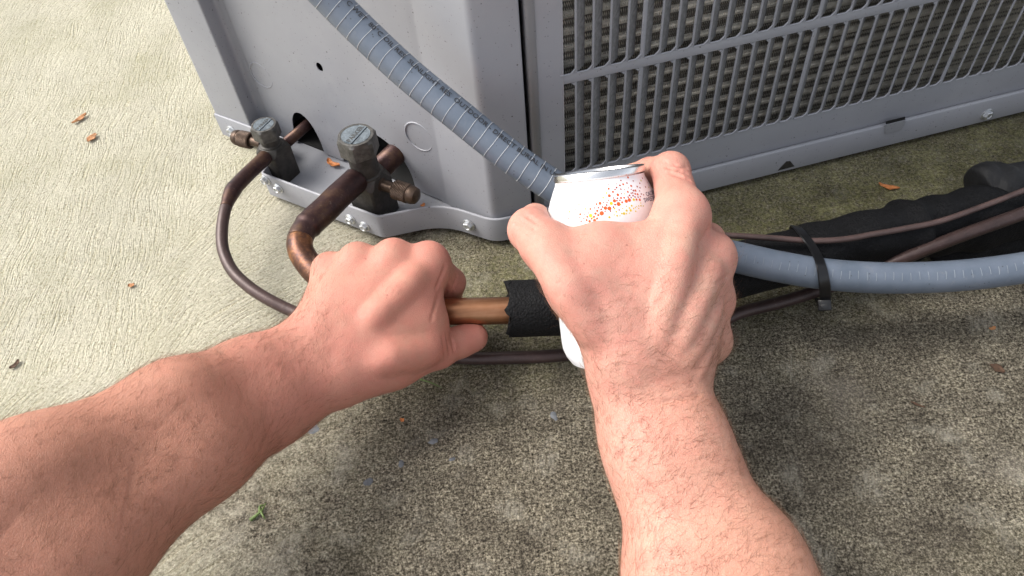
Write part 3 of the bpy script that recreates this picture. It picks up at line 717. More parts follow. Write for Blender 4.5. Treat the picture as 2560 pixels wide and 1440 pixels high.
while s < end:
    c, t, n, b = at_len(s)
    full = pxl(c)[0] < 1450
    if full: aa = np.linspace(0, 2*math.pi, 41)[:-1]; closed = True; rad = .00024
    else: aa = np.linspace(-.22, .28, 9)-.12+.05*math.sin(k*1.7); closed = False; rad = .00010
    # angle measured from camera-facing side
    view = unit(CAM-c); vv = unit(view-t*(view@t)); ww = np.cross(t, vv)
    pts = [c+(vv*math.cos(a)+ww*math.sin(a))*(CR+.00006)+t*(.0002*math.sin(a*3+k)) for a in aa]
    V = []; Fc = []
    for p in pts:
        rdir = unit(p-c)
        V += [p-t*rad-rdir*.0003, p-t*rad*.5+rdir*.0002, p+t*rad*.5+rdir*.0002, p+t*rad-rdir*.0003]
    m_ = len(pts)
    for i in range(m_ if closed else m_-1):
        j = (i+1) % m_
        for q in range(3): Fc.append((i*4+q, i*4+q+1, j*4+q+1, j*4+q))
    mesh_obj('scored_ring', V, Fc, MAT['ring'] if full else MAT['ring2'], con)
    s += .00865 if full else .0058; k += 1
def conduit_text(body, size, sx, ang, name):
    v, f = text_mesh(body, size); s0 = len_at_px(sx); V = []
    for p in v:
        c, t, n, b = at_len(s0+p[0]*1.05)
        view = unit(CAM-c); vv = unit(view-t*(view@t)); ww = np.cross(t, vv)
        a = ang - p[1]/CR
        V.append(c+(vv*math.cos(a)-ww*math.sin(a)*-1)*(CR+.00015) if False else c+(vv*math.cos(a)+ww*math.sin(a))*(CR+.0005))
    mesh_obj(name, V, f, MAT['ink'], con, smooth=False)
LINE = '60\u00b0C WET  80\u00b0C OIL RES  SUNLIGHT RES  OUTDOOR - DIRECT BURIAL IN US - UPC# 1-32106-89511-4  \u2192I\u2190  SIZE'
conduit_text(LINE, .0050, 835, -.50, 'printed_text')

# ------------------------------------------------------------------ cable tie
tie = empty('cable_tie'); tag(tie, 'black nylon cable tie cinched round conduit, foam and thin line', 'cable tie')
loop = catmull([P(1988, 566, .534), P(1996, 572, .524), P(2011, 590, .5125), P(2028, 612, .5055), P(2044, 640, .4950), P(2054, 668, .4868), P(2060, 700, .4866), P(2063, 728, .4925), P(2063, 752, .505), P(2058, 764, .540), P(2042, 738, .572), P(2022, 690, .58), P(2004, 640, .578), P(1990, 596, .562), P(1985, 574, .546), P(1988, 566, .534)], 8)
T = np.gradient(loop, axis=0); T /= np.linalg.norm(T, axis=1)[:, None]
ax = unit(P(2160, 680, .5)-P(2000, 655, .5)); V = []; Fc = []
cen = loop.mean(0)
for i, p in enumerate(loop):
    side = unit(ax-T[i]*(ax@T[i])); nn = np.cross(T[i], side)
    for a, b in ((-.0036, 0), (-.0031, .0007), (.0031, .0007), (.0036, 0), (.0031, -.0007), (-.0031, -.0007)):
        V.append(p+side*a+nn*b)
for i in range(len(loop)-1):
    for k in range(6): Fc.append((i*6+k, i*6+(k+1) % 6, (i+1)*6+(k+1) % 6, (i+1)*6+k))
mesh_obj('strap', V, Fc, MAT['blackplastic'], tie, angle=30)
hc = P(2061, 762, .503); hv = unit(CAM-hc); hy = unit(P(2064, 790, .503)-P(2059, 735, .503)); hx = unit(np.cross(hy, hv)); hz = np.cross(hx, hy)
v, f = boxv(hc, hx, hy, hz, .0044, .0040, .0036); bevelled('head', v, f, MAT['blackplastic'], tie, .0011, 3)
v, f = boxv(hc+hy*.001+hz*.0037, hx, hy, hz, .0026, .0014, .0004); bevelled('pawl', v, f, MAT['blackplastic'], tie, .0002)

# ------------------------------------------------------------------ drinks can
ctop = P(1496, 424, .431); vray = unit(ctop-CAM)
cax = unit(P(1549, 930, .4535)-ctop); cax = unit(cax-vray*(cax@vray)+vray*.035); cside = unit(np.cross(vray, cax)); cside = cside if cside[0] > 0 else -cside
cbot = ctop+cax*.1205
can = empty('soda_can'); tag(can, 'white aluminium drinks can with orange and yellow dots, held in a hand', 'can')
CANR = .0330
prof_body = [(.0258, .0046), (.0262, .0065), (.0278, .0100), (.0300, .0150), (.0318, .0200), (.0328, .0250), (CANR, .0300), (CANR, .1000), (.0327, .1045), (.0312, .1090), (.0288, .1130)]
def can_lathe(prof, seg=72): return lathe(prof, ctop, cax, seg, ref=-vray)
V, Fc = can_lathe(prof_body); mesh_obj('body', V, Fc[:-2], MAT['can'], can)
mesh_obj('base', *can_lathe([(.0288, .1130), (.0262, .1160), (.0245, .1190), (.0232, .1205), (.0220, .1200), (.0205, .117), (.012, .1120), (.0, .1100)]), MAT['alum'], can, angle=30)
lidm = mesh_obj('lid', *can_lathe([(.0258, .0047), (.0262, .0040), (.0268, .0036), (.0268, .0008), (.0264, .0000), (.0256, -.0002), (.0250, .0004), (.0244, .0040), (.0236, .0065), (.0222, .0058), (.0, .0058)]), MAT['alum'], can, angle=50)
# pull tab on the lid
cu = cside; cv = unit(np.cross(cax, cu))
tabp = [ctop+cax*.0050+cu*(.0075*math.cos(a))+cv*(.0115*math.sin(a)+.002) for a in np.linspace(0, 2*math.pi, 24)]
mesh_obj('pull_tab', *tube(tabp, np.full(24, .0013), 8, False), MAT['alum'], can)
def can_r(h):
    hs = [p[1] for p in prof_body]; return float(np.interp(h, hs, [p[0] for p in prof_body]))
def can_hit(x, y):
    """first hit of the photo ray on the can body: (angle, height)"""
    q = ray(x, y); e1 = unit(-vray-cax*((-vray)@cax)); e2 = np.cross(cax, e1)
    for d in np.arange(.385, .47, .0002):
        p = CAM+q*d; r_ = p-ctop; h = r_@cax; rad = np.linalg.norm(r_-cax*h)
        if .005 < h < .112 and rad <= can_r(h): return math.atan2(r_@e2, r_@e1), h
    return None
ce1 = unit(-vray-cax*((-vray)@cax)); ce2 = np.cross(cax, ce1)
def can_pt(a, h, off=.00008): return ctop+cax*h+(ce1*math.cos(a)+ce2*math.sin(a))*(can_r(h)+off)
# dots read off the can: x, y, radius in a 7.2x view of its shoulder
big_o = [(1383, 430, 17), (1306, 660, 16), (1383, 716, 16), (1318, 786, 22), (1470, 769, 20), (1650, 716, 15), (1620, 884, 25), (1678, 863, 26), (1805, 855, 17), (1866, 860, 19), (1410, 878, 24), (1482, 935, 29), (1248, 1008, 26), (1320, 1014, 29), (1182, 1103, 32), (1152, 922, 22), (1087, 937, 15), (978, 1024, 17), (797, 1118, 17), (1070, 1107, 18), (1103, 1057, 17), (1045, 1165, 16), (965, 1245, 19), (1054, 1228, 22), (912, 1225, 16), (923, 1165, 15), (1100, 1195, 16), (1788, 694, 17), (1783, 752, 15), (1825, 762, 16), (1548, 905, 15), (1528, 826, 16), (1585, 822, 14), (1652, 457, 16), (1567, 580, 15), (1708, 610, 16), (1120, 1135, 17), (862, 860, 10), (775, 948, 13), (630, 892, 10)]
red = [(1509, 418, 10), (1524, 515, 11), (1746, 520, 11), (1822, 310, 13), (1785, 358, 11), (1506, 600, 14), (1447, 640, 14), (1420, 673, 12), (1525, 667, 12), (1635, 558, 12), (1818, 622, 13), (1863, 563, 12), (1912, 472, 12), (1870, 642, 12), (1966, 630, 13), (2058, 590, 11), (1750, 692, 14), (1738, 735, 12), (1708, 742, 11), (1678, 780, 14), (1743, 784, 13), (1778, 808, 12), (1655, 812, 12), (1710, 817, 11), (1832, 812, 12), (1876, 800, 11), (1890, 755, 12), (1932, 770, 11), (1860, 700, 10), (1462, 832, 14), (1508, 870, 12), (1455, 876, 11), (1395, 826, 11), (1422, 946, 14), (1392, 990, 13), (1270, 953, 14), (1277, 903, 11), (1306, 866, 10), (1217, 907, 10), (1198, 988, 13), (1174, 1030, 14), (1123, 1000, 14), (1050, 1006, 12), (1340, 1064, 11), (1242, 1066, 11), (1494, 1042, 11), (868, 1118, 11), (940, 1096, 11), (793, 1180, 11), (862, 1200, 11), (815, 1244, 12), (1000, 1200, 13), (720, 1038, 11), (722, 1133, 10), (586, 1190, 10), (378, 1030, 13), (265, 950, 11), (348, 570, 13), (290, 740, 11), (213, 880, 11), (303, 606, 8), (180, 865, 9), (928, 936, 9), (1018, 938, 8), (1305, 578, 8), (1450, 574, 8), (1082, 595, 8), (1660, 646, 8), (1710, 673, 9), (1590, 678, 8), (1537, 750, 9), (1984, 445, 11), (2005, 545, 9), (2122, 603, 9)]
yel = [(1353, 924, 24), (1755, 857, 20), (984, 1143, 27), (603, 1075, 14), (892, 1022, 13), (1268, 737, 13), (1885, 513, 14), (2026, 637, 13), (1412, 1018, 13), (1443, 1075, 12), (1320, 1173, 16), (1458, 1145, 13), (1582, 1107, 19), (1540, 1106, 11), (1630, 1054, 16), (1702, 1050, 18), (1680, 1008, 13), (1720, 966, 14), (1752, 1016, 11), (1845, 1016, 10), (1848, 968, 10), (1887, 966, 12), (1930, 970, 10), (1790, 1066, 11), (1624, 1107, 10), (1680, 1100, 9), (1624, 975, 9), (1587, 752, 9), (1516, 945, 10), (1557, 1018, 9), (1405, 1130, 9), (1208, 822, 12), (985, 860, 9), (1785, 995, 8), (1882, 918, 9), (1018, 1188, 11), (1508, 1146, 8), (1806, 980, 8)]
for nm, dots, m in (('orange_dots', big_o, 'd_org'), ('rust_dots', red, 'd_red'), ('yellow_dots', yel, 'd_yel')):
    parts = []
    for (x, y, r_) in dots:
        hit = can_hit(1340+x/7.2, 380+y/7.2)
        if not hit: continue
        a0, h0 = hit; rad = r_/7.2*.402/FPX*1.25
        v = [can_pt(a0, h0, .0001)]+[can_pt(a0+rad*math.cos(t)/can_r(h0), h0+rad*math.sin(t), .0001) for t in np.linspace(0, 2*math.pi, 14, endpoint=False)]
        parts.append((v, [(0, 1+k, 1+(k+1) % 14) for k in range(14)]))
    o = mesh_obj(nm, *join(parts), MAT[m], can, smooth=False); o['kind'] = 'stuff'
def can_text(body, size, x, y, name):
    hit = can_hit(x, y)
    if not hit: return
    v, f = text_mesh(body, size); a0, h0 = hit
    q1 = can_pt(a0+.05, h0); sg = 1 if pxl(q1)[0] > pxl(can_pt(a0, h0))[0] else -1
    mesh_obj(name, [can_pt(a0+sg*p[0]/can_r(h0), h0-p[1], .00012) for p in v], f, MAT['navy'], can, smooth=False)
can_text('CALORIE', .0034, 1616, 491, 'printed_text'); can_text('SWEETENER', .0034, 1611, 506, 'printed_text')
can_text('FREE', .0022, 1366, 518, 'printed_text'); can_text('FREE', .0022, 1369, 531, 'printed_text')

# ------------------------------------------------------------------ arms: distance field -> one skin mesh each
mm = .001
def surface_nets(Fd, org, h):
    s = Fd < 0; nx, ny, nz = Fd.shape
    cs = (nx-1, ny-1, nz-1); cnt = np.zeros(cs, np.int8); acc = np.zeros(cs+(3,), np.float32)
    def corner(i, j, k): return Fd[i:i+nx-1, j:j+ny-1, k:k+nz-1]
    for axis in range(3):
        o1, o2 = [q for q in range(3) if q != axis]
        for u_ in (0, 1):
            for v_ in (0, 1):
                a = [0, 0, 0]; a[o1] = u_; a[o2] = v_; b = list(a); b[axis] = 1
                fa, fb = corner(*a), corner(*b); cr = (fa < 0) != (fb < 0)
                idx = np.nonzero(cr); t = fa[idx]/(fa[idx]-fb[idx])
                cnt[idx] += 1
                for q in range(3):
                    acc[idx+(np.full(len(t), q),)] += (t if q == axis else a[q])
    ids = np.nonzero(cnt); m = len(ids[0]); idm = np.full(cs, -1, np.int32); idm[ids] = np.arange(m)
    Vt = np.stack(ids, 1) + acc[ids]/cnt[ids][:, None]
    Vt = org + Vt*h; quads = []
    for axis in range(3):
        o1, o2 = [q for q in range(3) if q != axis]
        sl0 = [slice(None)]*3; sl1 = [slice(None)]*3; sl0[axis] = slice(0, -1); sl1[axis] = slice(1, None)
        a = s[tuple(sl0)]; b = s[tuple(sl1)]; cr = a != b
        e = np.nonzero(cr); ok = (e[o1] > 0) & (e[o2] > 0) & (e[o1] < Fd.shape[o1]-1) & (e[o2] < Fd.shape[o2]-1)
        e = tuple(q[ok] for q in e); ins = a[e]
        def cell(d1, d2):
            c = [e[0].copy(), e[1].copy(), e[2].copy()]; c[o1] -= d1; c[o2] -= d2; return idm[tuple(c)]
        q = np.stack([cell(1, 1), cell(0, 1), cell(0, 0), cell(1, 0)], 1)
        flip = ins if axis != 1 else ~ins
        q[~flip] = q[~flip][:, ::-1]; quads.append(q)
    return Vt, np.concatenate(quads)
def build_field(prims, h, subs=(), hollows=()):
    pts = np.array([p for pr in prims for p in (pr[0], pr[1])]); rad = np.array([r_ for pr in prims for r_ in (pr[2], pr[3])])
    lo = (pts-rad[:, None]).min(0)-.006; hi = (pts+rad[:, None]).max(0)+.006
    dims = np.ceil((hi-lo)/h).astype(int)+1; Fd = np.full(dims, .03, np.float32)
    def region(c0, c1, pad):
        a = np.clip(np.floor((np.minimum(c0, c1)-pad-lo)/h).astype(int), 0, dims); b = np.clip(np.ceil((np.maximum(c0, c1)+pad-lo)/h).astype(int)+1, 0, dims)
        ax = [lo[q]+h*np.arange(a[q], b[q], dtype=np.float32) for q in range(3)]
        return tuple(slice(a[q], b[q]) for q in range(3)), ax
    def capsule(ax, a, b, ra, rb):
        X, Y, Z = np.meshgrid(*ax, indexing='ij', sparse=True); ab = b-a; L2 = ab@ab+1e-12
        t = np.clip(((X-a[0])*ab[0]+(Y-a[1])*ab[1]+(Z-a[2])*ab[2])/L2, 0, 1)
        return np.sqrt((X-a[0]-t*ab[0])**2+(Y-a[1]-t*ab[1])**2+(Z-a[2]-t*ab[2])**2)-(ra+(rb-ra)*t)
    for a, b, ra, rb, k in prims:
        sl, ax = region(a, b, max(ra, rb)+.014)
        d = capsule(ax, a, b, ra, rb); f0 = Fd[sl]
        m = np.maximum(k-np.abs(f0-d), 0)/k; Fd[sl] = np.minimum(f0, d)-m*m*k*.25
    for a, b, ra, rb, k in hollows:            # soft dents
        sl, ax = region(a, b, max(ra, rb)+.014)
        d = -capsule(ax, a, b, ra, rb); f0 = Fd[sl]
        m = np.maximum(k-np.abs(f0-d), 0)/k; Fd[sl] = np.maximum(f0, d)+m*m*k*.25
    for a, b, r_ in subs:                      # what the hand closes on
        sl, ax = region(a, b, r_+.012); d = -capsule(ax, a, b, r_, r_); Fd[sl] = np.maximum(Fd[sl], d)
    return Fd, lo
def surf_depth(Fd, lo, h, x, y):
    q = ray(x, y); ds = np.arange(.28, .62, .0005); pts = CAM+q[None]*ds[:, None]; ix = np.round((pts-lo)/h).astype(int)
    ok = ((ix >= 0) & (ix < np.array(Fd.shape))).all(1); v = np.full(len(ds), 1.0); v[ok] = Fd[tuple(ix[ok].T)]
    k = np.nonzero(v < 0)[0]; return ds[k[0]] if len(k) else None
def ridge(Fd, lo, h, x0, y0, x1, y1, r0, r1, proud, k, n=9, wob=0):
    """cord under the skin: capsules strung along the surface, standing proud by a fraction of a millimetre"""
    pts = []
    for i in range(n+1):
        t = i/n; x = x0+(x1-x0)*t+wob*math.sin(t*6.5)*(y1-y0)/400; y = y0+(y1-y0)*t-wob*math.sin(t*6.5)*(x1-x0)/400
        d = surf_depth(Fd, lo, h, x, y)
        if d: rr = r0+(r1-r0)*t; pts.append((P(x, y, d+(rr-proud*math.sin(math.pi*min(1, max(0.05, t*.9+.1))))*mm), rr*mm))
    return [(a[0], b[0], a[1], b[1], k*mm) for a, b in zip(pts, pts[1:])]
def groove(Fd, lo, h, x0, y0, x1, y1, r_, dep, n=8):
    """shallow skin fold, fading out at both ends"""
    pts = []
    for i in range(n+1):
        t = i/n; x = x0+(x1-x0)*t; y = y0+(y1-y0)*t; d = surf_depth(Fd, lo, h, x, y)
        if d: pts.append(P(x, y, d+(-r_+dep*math.sin(math.pi*t))*mm))
    return [(a, b, r_*mm, r_*mm, 1.0*mm) for a, b in zip(pts, pts[1:])]
def nearest_attr(V, spots):
    o = np.zeros(len(V))
    for p, s, a in spots: o = np.maximum(o, a*np.exp(-((V-p)**2).sum(1)/(2*s*s)))
    return o
def arm_mesh(name, prims, mat, parent, subs, hollows, flush, burn, ridges, grooves=(), h=.00105):
    Fd, lo = build_field(prims, h)
    extra = [c for r_ in ridges for c in ridge(Fd, lo, h, *r_)]
    Fd, lo = build_field(prims+extra, h)
    dents = [c for g_ in grooves for c in groove(Fd, lo, h, *g_)]
    Fd, lo = build_field(prims+extra, h, subs, list(hollows)+dents); V, Q = surface_nets(Fd, lo, h)
    me = bpy.data.meshes.new(name); me.from_pydata(V.tolist(), [], Q.tolist()); me.update(); me.validate()
    me.polygons.foreach_set('use_smooth', [True]*len(me.polygons)); me.materials.append(mat)
    at = me.attributes.new('flush', 'FLOAT', 'POINT'); at.data.foreach_set('value', nearest_attr(V, flush).astype(np.float32))
    at = me.attributes.new('sunburn', 'FLOAT', 'POINT'); at.data.foreach_set('value', nearest_attr(V, burn).astype(np.float32))
    o = bpy.data.objects.new(name, me); COL.objects.link(o); o.parent = parent
    nrm = np.zeros(len(V)*3, np.float32); me.vertices.foreach_get('normal', nrm)
    return o, V, nrm.reshape(-1, 3)
def hair_mesh(V, N, dens, flow, count, parent, lmin, lmax):
    """fine tapered strands lying close to the skin"""
    w_ = dens(V); w_ = np.clip(w_, 0, None); w_ = w_/w_.sum(); idx = rng.choice(len(V), count, p=w_)
    VV = []; FF = []
    for i in idx:
        n = N[i]; f = flow(V[i]); f = f+rng.normal(0, .38, 3); f = f-n*(f@n); f = unit(f); sde = np.cross(n, f)
        L = rng.uniform(lmin, lmax); p = V[i]-n*.0003; cur = rng.normal(0, .55); lift = rng.uniform(.22, .55); r_ = rng.uniform(.000036, .000072)
        o = len(VV); K = 4
        for k in range(K+1):
            t = k/K; q = p+f*L*t+n*L*lift*(t-.75*t*t)+sde*L*cur*t*t; rr = r_*(1-t*.85)
            VV += [q+n*rr, q-n*rr*.5+sde*rr*.87, q-n*rr*.5-sde*rr*.87]
        for k in range(K):
            for j in range(3): j2 = (j+1) % 3; FF.append((o+k*3+j, o+k*3+j2, o+k*3+3+j2, o+k*3+3+j))
    h_ = mesh_obj('arm_hair', VV, FF, MAT['hair'], parent); h_['kind'] = 'stuff'; return h_

person = empty('person'); tag(person, 'two bare forearms and hands, one gripping the copper pipe, one holding the can', 'person')
def pr(a, b, ra, rb, k=6): return (P(*a), P(*b), ra*mm, rb*mm, k*mm)

# ---- arm that grips the pipe
Lk = dict(i=(1072, 655, .4955), m=(984, 646, .4915), r=(895, 654, .4955), p=(826, 676, .503))
L = []
# forearm (two bones' worth of breadth)
for off in (-1, 1):
    def o_(c, w): return (c[0]+off*.52*w, c[1]+off*.854*w, c[2])
    a, b, c, d, e, f_ = (812, 902, .474), (705, 955, .462), (630, 990, .450), (480, 1072, .414), (128, 1302, .365), (-260, 1540, .318)
    L += [pr(o_(a, 34), o_(b, 36), 19.5, 20.5, 16), pr(o_(b, 36), o_(c, 42), 20.5, 22, 16), pr(o_(c, 42), o_(d, 62), 22, 24, 18), pr(o_(d, 62), o_(e, 104), 24, 30, 20), pr(o_(e, 103), o_(f_, 110), 30, 34, 20)]
# carpus and metacarpals
L += [pr((770, 858, .476), (845, 930, .473), 17, 18.5, 14)]
L += [pr((845, 900, .4755), Lk['i'], 14, 11.2, 12), pr((815, 880, .470), Lk['m'], 14, 11, 10), pr((790, 862, .472), Lk['r'], 14, 10.8, 10), pr((776, 850, .477), Lk['p'], 14, 10.5, 10)]
# palm filling, thenar, web
L += [pr((850, 850, .492), (1020, 720, .508), 15, 14, 12), pr((830, 800, .495), (900, 710, .510), 15, 12, 12), pr((1052, 712, .4975), (1046, 838, .4965), 14.4, 14.0, 14), pr((930, 880, .486), (1035, 835, .500), 17, 13, 12)]
L += [pr((1060, 676, .4975), (900, 680, .4985), 11.2, 11, 9), pr((900, 680, .4985), (838, 696, .504), 11, 10, 9), pr((1020, 722, .4880), (865, 735, .4875), 13, 13, 14), pr((985, 775, .4835), (840, 780, .4825), 13.5, 13.5, 14), pr((930, 820, .4790), (820, 825, .4780), 14, 14, 14), pr((905, 880, .4745), (1048, 795, .4895), 14.5, 12.8, 16), pr((950, 905, .4790), (1060, 830, .4920), 14, 12.5, 16)]
# knuckles
for q, r_ in (('i', 12.6), ('m', 12.0), ('r', 11.4), ('p', 10.8)):
    x, y, d = Lk[q]; L.append(pr((x, y, d), (x+2, y+6, d+.001), r_, r_, 8))
# fingers
L += [pr(Lk['i'], (1127, 706, .528), 11.2, 10.4, 6), pr((1127, 706, .528), (1118, 775, .551), 10.2, 9.2, 3), pr((1118, 775, .551), (1085, 806, .540), 9.0, 8.2, 3)]
L += [pr(Lk['m'], (1012, 680, .532), 11.2, 10.2, 5), pr((1012, 680, .532), (1010, 768, .558), 10.2, 9, 3), pr((1010, 768, .558), (985, 815, .545), 9, 8, 3)]
L += [pr(Lk['r'], (912, 680, .535), 10.8, 9.8, 5), pr((912, 680, .535), (915, 760, .560), 9.6, 8.6, 3), pr((915, 760, .560), (905, 805, .548), 8.6, 7.8, 3)]
L += [pr(Lk['p'], (838, 690, .540), 10.2, 8.8, 5), pr((838, 690, .540), (840, 752, .562), 8.6, 7.8, 3), pr((840, 752, .562), (845, 790, .550), 7.6, 7, 3)]
# thumb
L += [pr((865, 932, .476), (985, 912, .486), 17.5, 14.0, 12), pr((985, 912, .486), (1095, 876, .502), 14.2, 12.0, 8), pr((1095, 876, .502), (1178, 842, .516), 11.8, 10.2, 5), pr((1150, 856, .511), (1184, 843, .516), 10.5, 9.4, 4)]
Lrid = [(1085, 872, 950, 895, 5.0, 4.5, .3, 11), (1040, 690, 930, 800, 3.5, 3.0, .10, 10)]
Lh = [pr((895, 868, .4425), (935, 872, .4455), 9, 9, 8)]
pa, pb = path[8*10], path[-1]
Lsub = [(path[i], path[i+3], PIPE_R) for i in range(60, len(path)-4, 3)]
flL = [(P(*Lk['i']), .012, .95), (P(*Lk['m']), .010, .55), (P(*Lk['r']), .010, .5), (P(*Lk['p']), .010, .4), (P(1127, 706, .52), .013, .5), (P(1180, 842, .51), .012, .75), (P(1100, 890, .492), .016, .65), (P(900, 890, .458), .022, .55), (P(1060, 740, .49), .020, .45), (P(700, 930, .445), .03, .35)]
buL = [(P(480, 1100, .39), .06, .8), (P(250, 1200, .36), .08, .9), (P(650, 1000, .43), .035, .55)]
Lgr = [(1116, 662, 1092, 722, 1.3, .5), (1130, 682, 1110, 745, 1.1, .5), (1144, 690, 1126, 740, 1.0, .4), (1108, 838, 1114, 892, 1.0, .35), (1117, 834, 1126, 886, 1.0, .4), (1127, 830, 1136, 876, 1.0, .3), (1100, 730, 1080, 800, 1.3, .4)]
armL, VL, NL = arm_mesh('arm', L, MAT['skinL'], person, Lsub, Lh, flL, buL, Lrid, Lgr)
armL['label'] = 'tanned forearm whose hand is closed round the copper pipe'
adL = unit(P(812, 902, .474)-P(130, 1285, .365)); sdL = unit(P(600, 870, .45)-P(760, 1130, .45))
def densL(V):
    px_, py_, _ = (lambda d: (1280+FPX*((V-CAM)@rgt)/d, 720-FPX*((V-CAM)@upv)/d, d))((V-CAM)@fwd)
    w_ = np.clip((900-px_)/160, .06, 1)*np.clip((px_+150)/400, .5, 1); w_ *= np.where(px_ > 1010, .0, 1); w_ *= (px_ > -200)
    return w_*np.where(NL@-fwd > -.35, 1, .1)
hair_mesh(VL, NL, densL, lambda p: adL*.8+sdL*.75, 6000, armL, .004, .013)
# thumb nail
def nail(c, nrm, along, L_, W_, parent):
    nrm = unit(nrm); along = unit(np.asarray(along)-nrm*(np.asarray(along)@nrm)); sd_ = np.cross(nrm, along); V = []; n = 8; m = 8
    for th in (0, -.0007):
        for i in range(n+1):
            for j in range(m+1):
                u_, v_ = i/n*2-1, j/m*2-1; wv = W_*(1-.12*max(0, u_)**4)
                V.append(c+along*L_*u_*math.sqrt(max(.05, 1-.35*v_*v_*(u_ > 0)))+sd_*wv*v_+nrm*(th-.0034*v_*v_-.0010*u_*u_))
    Fc = []; K = (n+1)*(m+1)
    for i in range(n):
        for j in range(m):
            a = i*(m+1)+j; Fc += [(a, a+m+1, a+m+2, a+1), (K+a, K+a+1, K+a+m+2, K+a+m+1)]
    mesh_obj('thumb_nail', V, Fc, MAT['nail'], parent)
tdir = unit(P(1178, 842, .516)-P(1095, 876, .502))
tn = unit(rgt*.80-upv*.50+fwd*.10)
nail(P(1182, 845, .516)+tn*.0096, tn, unit(tdir+fwd*.6-tn*.2), .0062, .0058, armL)

# ---- arm that holds the can
Rk = dict(i=(1703, 540, .4000), m=(1774, 643, .4090), r=(1774, 748, .4140), p=(1770, 850, .4160))
R_ = []
for off in (-1, 1):
    def o_(c, w): return (c[0]+off*.95*w, c[1]-off*.28*w, c[2])
    a, b, c, d, e = (1617, 968, .392), (1649, 1070, .386), (1684, 1165, .378), (1788, 1440, .356), (1880, 1690, .335)
    R_ += [pr(o_(a, 46), o_(b, 45), 19.0, 19.5, 16), pr(o_(b, 45), o_(c, 41), 19.5, 20.2, 16), pr(o_(c, 41), o_(d, 74), 20.2, 26.6, 18), pr(o_(d, 74), o_(e, 92), 26.6, 32, 20)]
# carpus
R_ += [pr((1562, 915, .390), (1690, 905, .395), 18, 16, 14)]
# metacarpals
R_ += [pr((1600, 890, .388), Rk['i'], 16, 12.6, 12), pr((1650, 890, .391), Rk['m'], 16, 12.2, 12), pr((1680, 895, .395), Rk['r'], 15, 11.6, 12), pr((1696, 912, .399), Rk['p'], 14, 11.2, 12)]
# thumb: metacarpal, phalanx, tip folding behind the can
R_ += [pr((1556, 870, .388), (1445, 715, .388), 18.0, 14.8, 12), pr((1440, 715, .388), (1362, 612, .397), 14.8, 12.8, 9), pr((1362, 612, .397), (1326, 575, .410), 12.6, 11.8, 6), pr((1326, 575, .410), (1338, 548, .440), 11.6, 9.6, 5)]
# first web and back of hand filling
R_ += [pr((1425, 640, .394), (1500, 622, .395), 12.5, 12.5, 10), pr((1500, 622, .395), (1640, 606, .397), 12.5, 12.0, 10), pr((1480, 720, .391), (1640, 690, .391), 15, 14.5, 14), pr((1540, 800, .389), (1680, 780, .392), 15.5, 15, 14), pr((1660, 660, .396), (1740, 700, .401), 14, 13, 12)]
# knuckles
for q, r_ in (('i', 14.0), ('m', 13.0), ('r', 12.0), ('p', 11.2)):
    x, y, d = Rk[q]; R_.append(pr((x, y, d), (x+2, y+5, d+.001), r_, r_, 8))
# fingers curling behind the can
R_ += [pr(Rk['i'], (1676, 428, .428), 12.6, 10.8, 7), pr((1676, 428, .428), (1625, 432, .462), 10.6, 9.4, 4), pr((1625, 432, .462), (1545, 452, .480), 9.2, 8.4, 3)]
R_ += [pr(Rk['m'], (1768, 600, .450), 12, 10.4, 5), pr((1768, 600, .450), (1690, 600, .484), 10.2, 9.2, 3), pr((1690, 600, .484), (1610, 610, .490), 9, 8.2, 3)]
R_ += [pr(Rk['r'], (1772, 715, .456), 11.6, 10, 5), pr((1772, 715, .456), (1695, 705, .489), 9.8, 9, 3), pr((1695, 705, .489), (1620, 710, .494), 8.8, 8, 3)]
R_ += [pr(Rk['p'], (1762, 815, .455), 11, 9, 5), pr((1762, 815, .455), (1700, 800, .484), 8.8, 8, 3), pr((1700, 800, .484), (1640, 800, .492), 7.8, 7, 3)]
Rrid = [(1712, 570, 1650, 840, 4.2, 3.4, .25, 9), (1778, 675, 1690, 880, 3.8, 3.0, .42, 8), (1790, 765, 1720, 900, 3.2, 2.6, .6, 6), (1360, 625, 1480, 830, 5, 4, .4, 10),
        (1800, 800, 1745, 930, 2.2, 2.0, .6, 4), (1690, 640, 1640, 760, 1.6, 1.6, .22, 4, 8, 8)]
Rh = []
Rsub = [(ctop+cax*.033, ctop+cax*.099, CANR)] + [(ctop+cax*h0, ctop+cax*(h0+.003), can_r(h0+.001)) for h0 in np.arange(.006, .033, .003)] + [(ctop+cax*.0005, ctop+cax*.0035, .0268)]
# flat-ended can: sphere caps of the shoulder subtractions stay inside the can
flR = [(P(*Rk['i']), .012, .6), (P(*Rk['m']), .012, .8), (P(*Rk['r']), .011, .4), (P(1676, 428, .42), .014, .6), (P(1326, 575, .40), .014, .55), (P(1715, 470, .41), .014, .5), (P(1400, 690, .375), .02, .35), (P(1500, 780, .37), .03, .3)]
buR = [(P(1780, 1000, .37), .022, .55), (P(1850, 1200, .36), .03, .65), (P(1960, 1420, .34), .04, .8), (P(1810, 880, .40), .02, .5), (P(1700, 1000, .365), .02, .35)]
Rgr = [(1288, 560, 1330, 590, 1.0, .35), (1296, 545, 1338, 574, 1.0, .4), (1308, 533, 1348, 560, 1.0, .35), (1655, 402, 1716, 418, 1.0, .3), (1660, 414, 1724, 434, 1.0, .4), (1668, 428, 1726, 450, 1.0, .35), (1415, 848, 1450, 882, 1.2, .5), (1776, 570, 1748, 616, 1.5, .6), (1828, 688, 1796, 708, 1.3, .5), (1640, 1010, 1750, 985, 1.3, .3)]
armR, VR, NR = arm_mesh('arm', R_, MAT['skinR'], person, Rsub, Rh, flR, buR, Rrid, Rgr)
armR['label'] = 'paler forearm whose hand is wrapped round the white can'
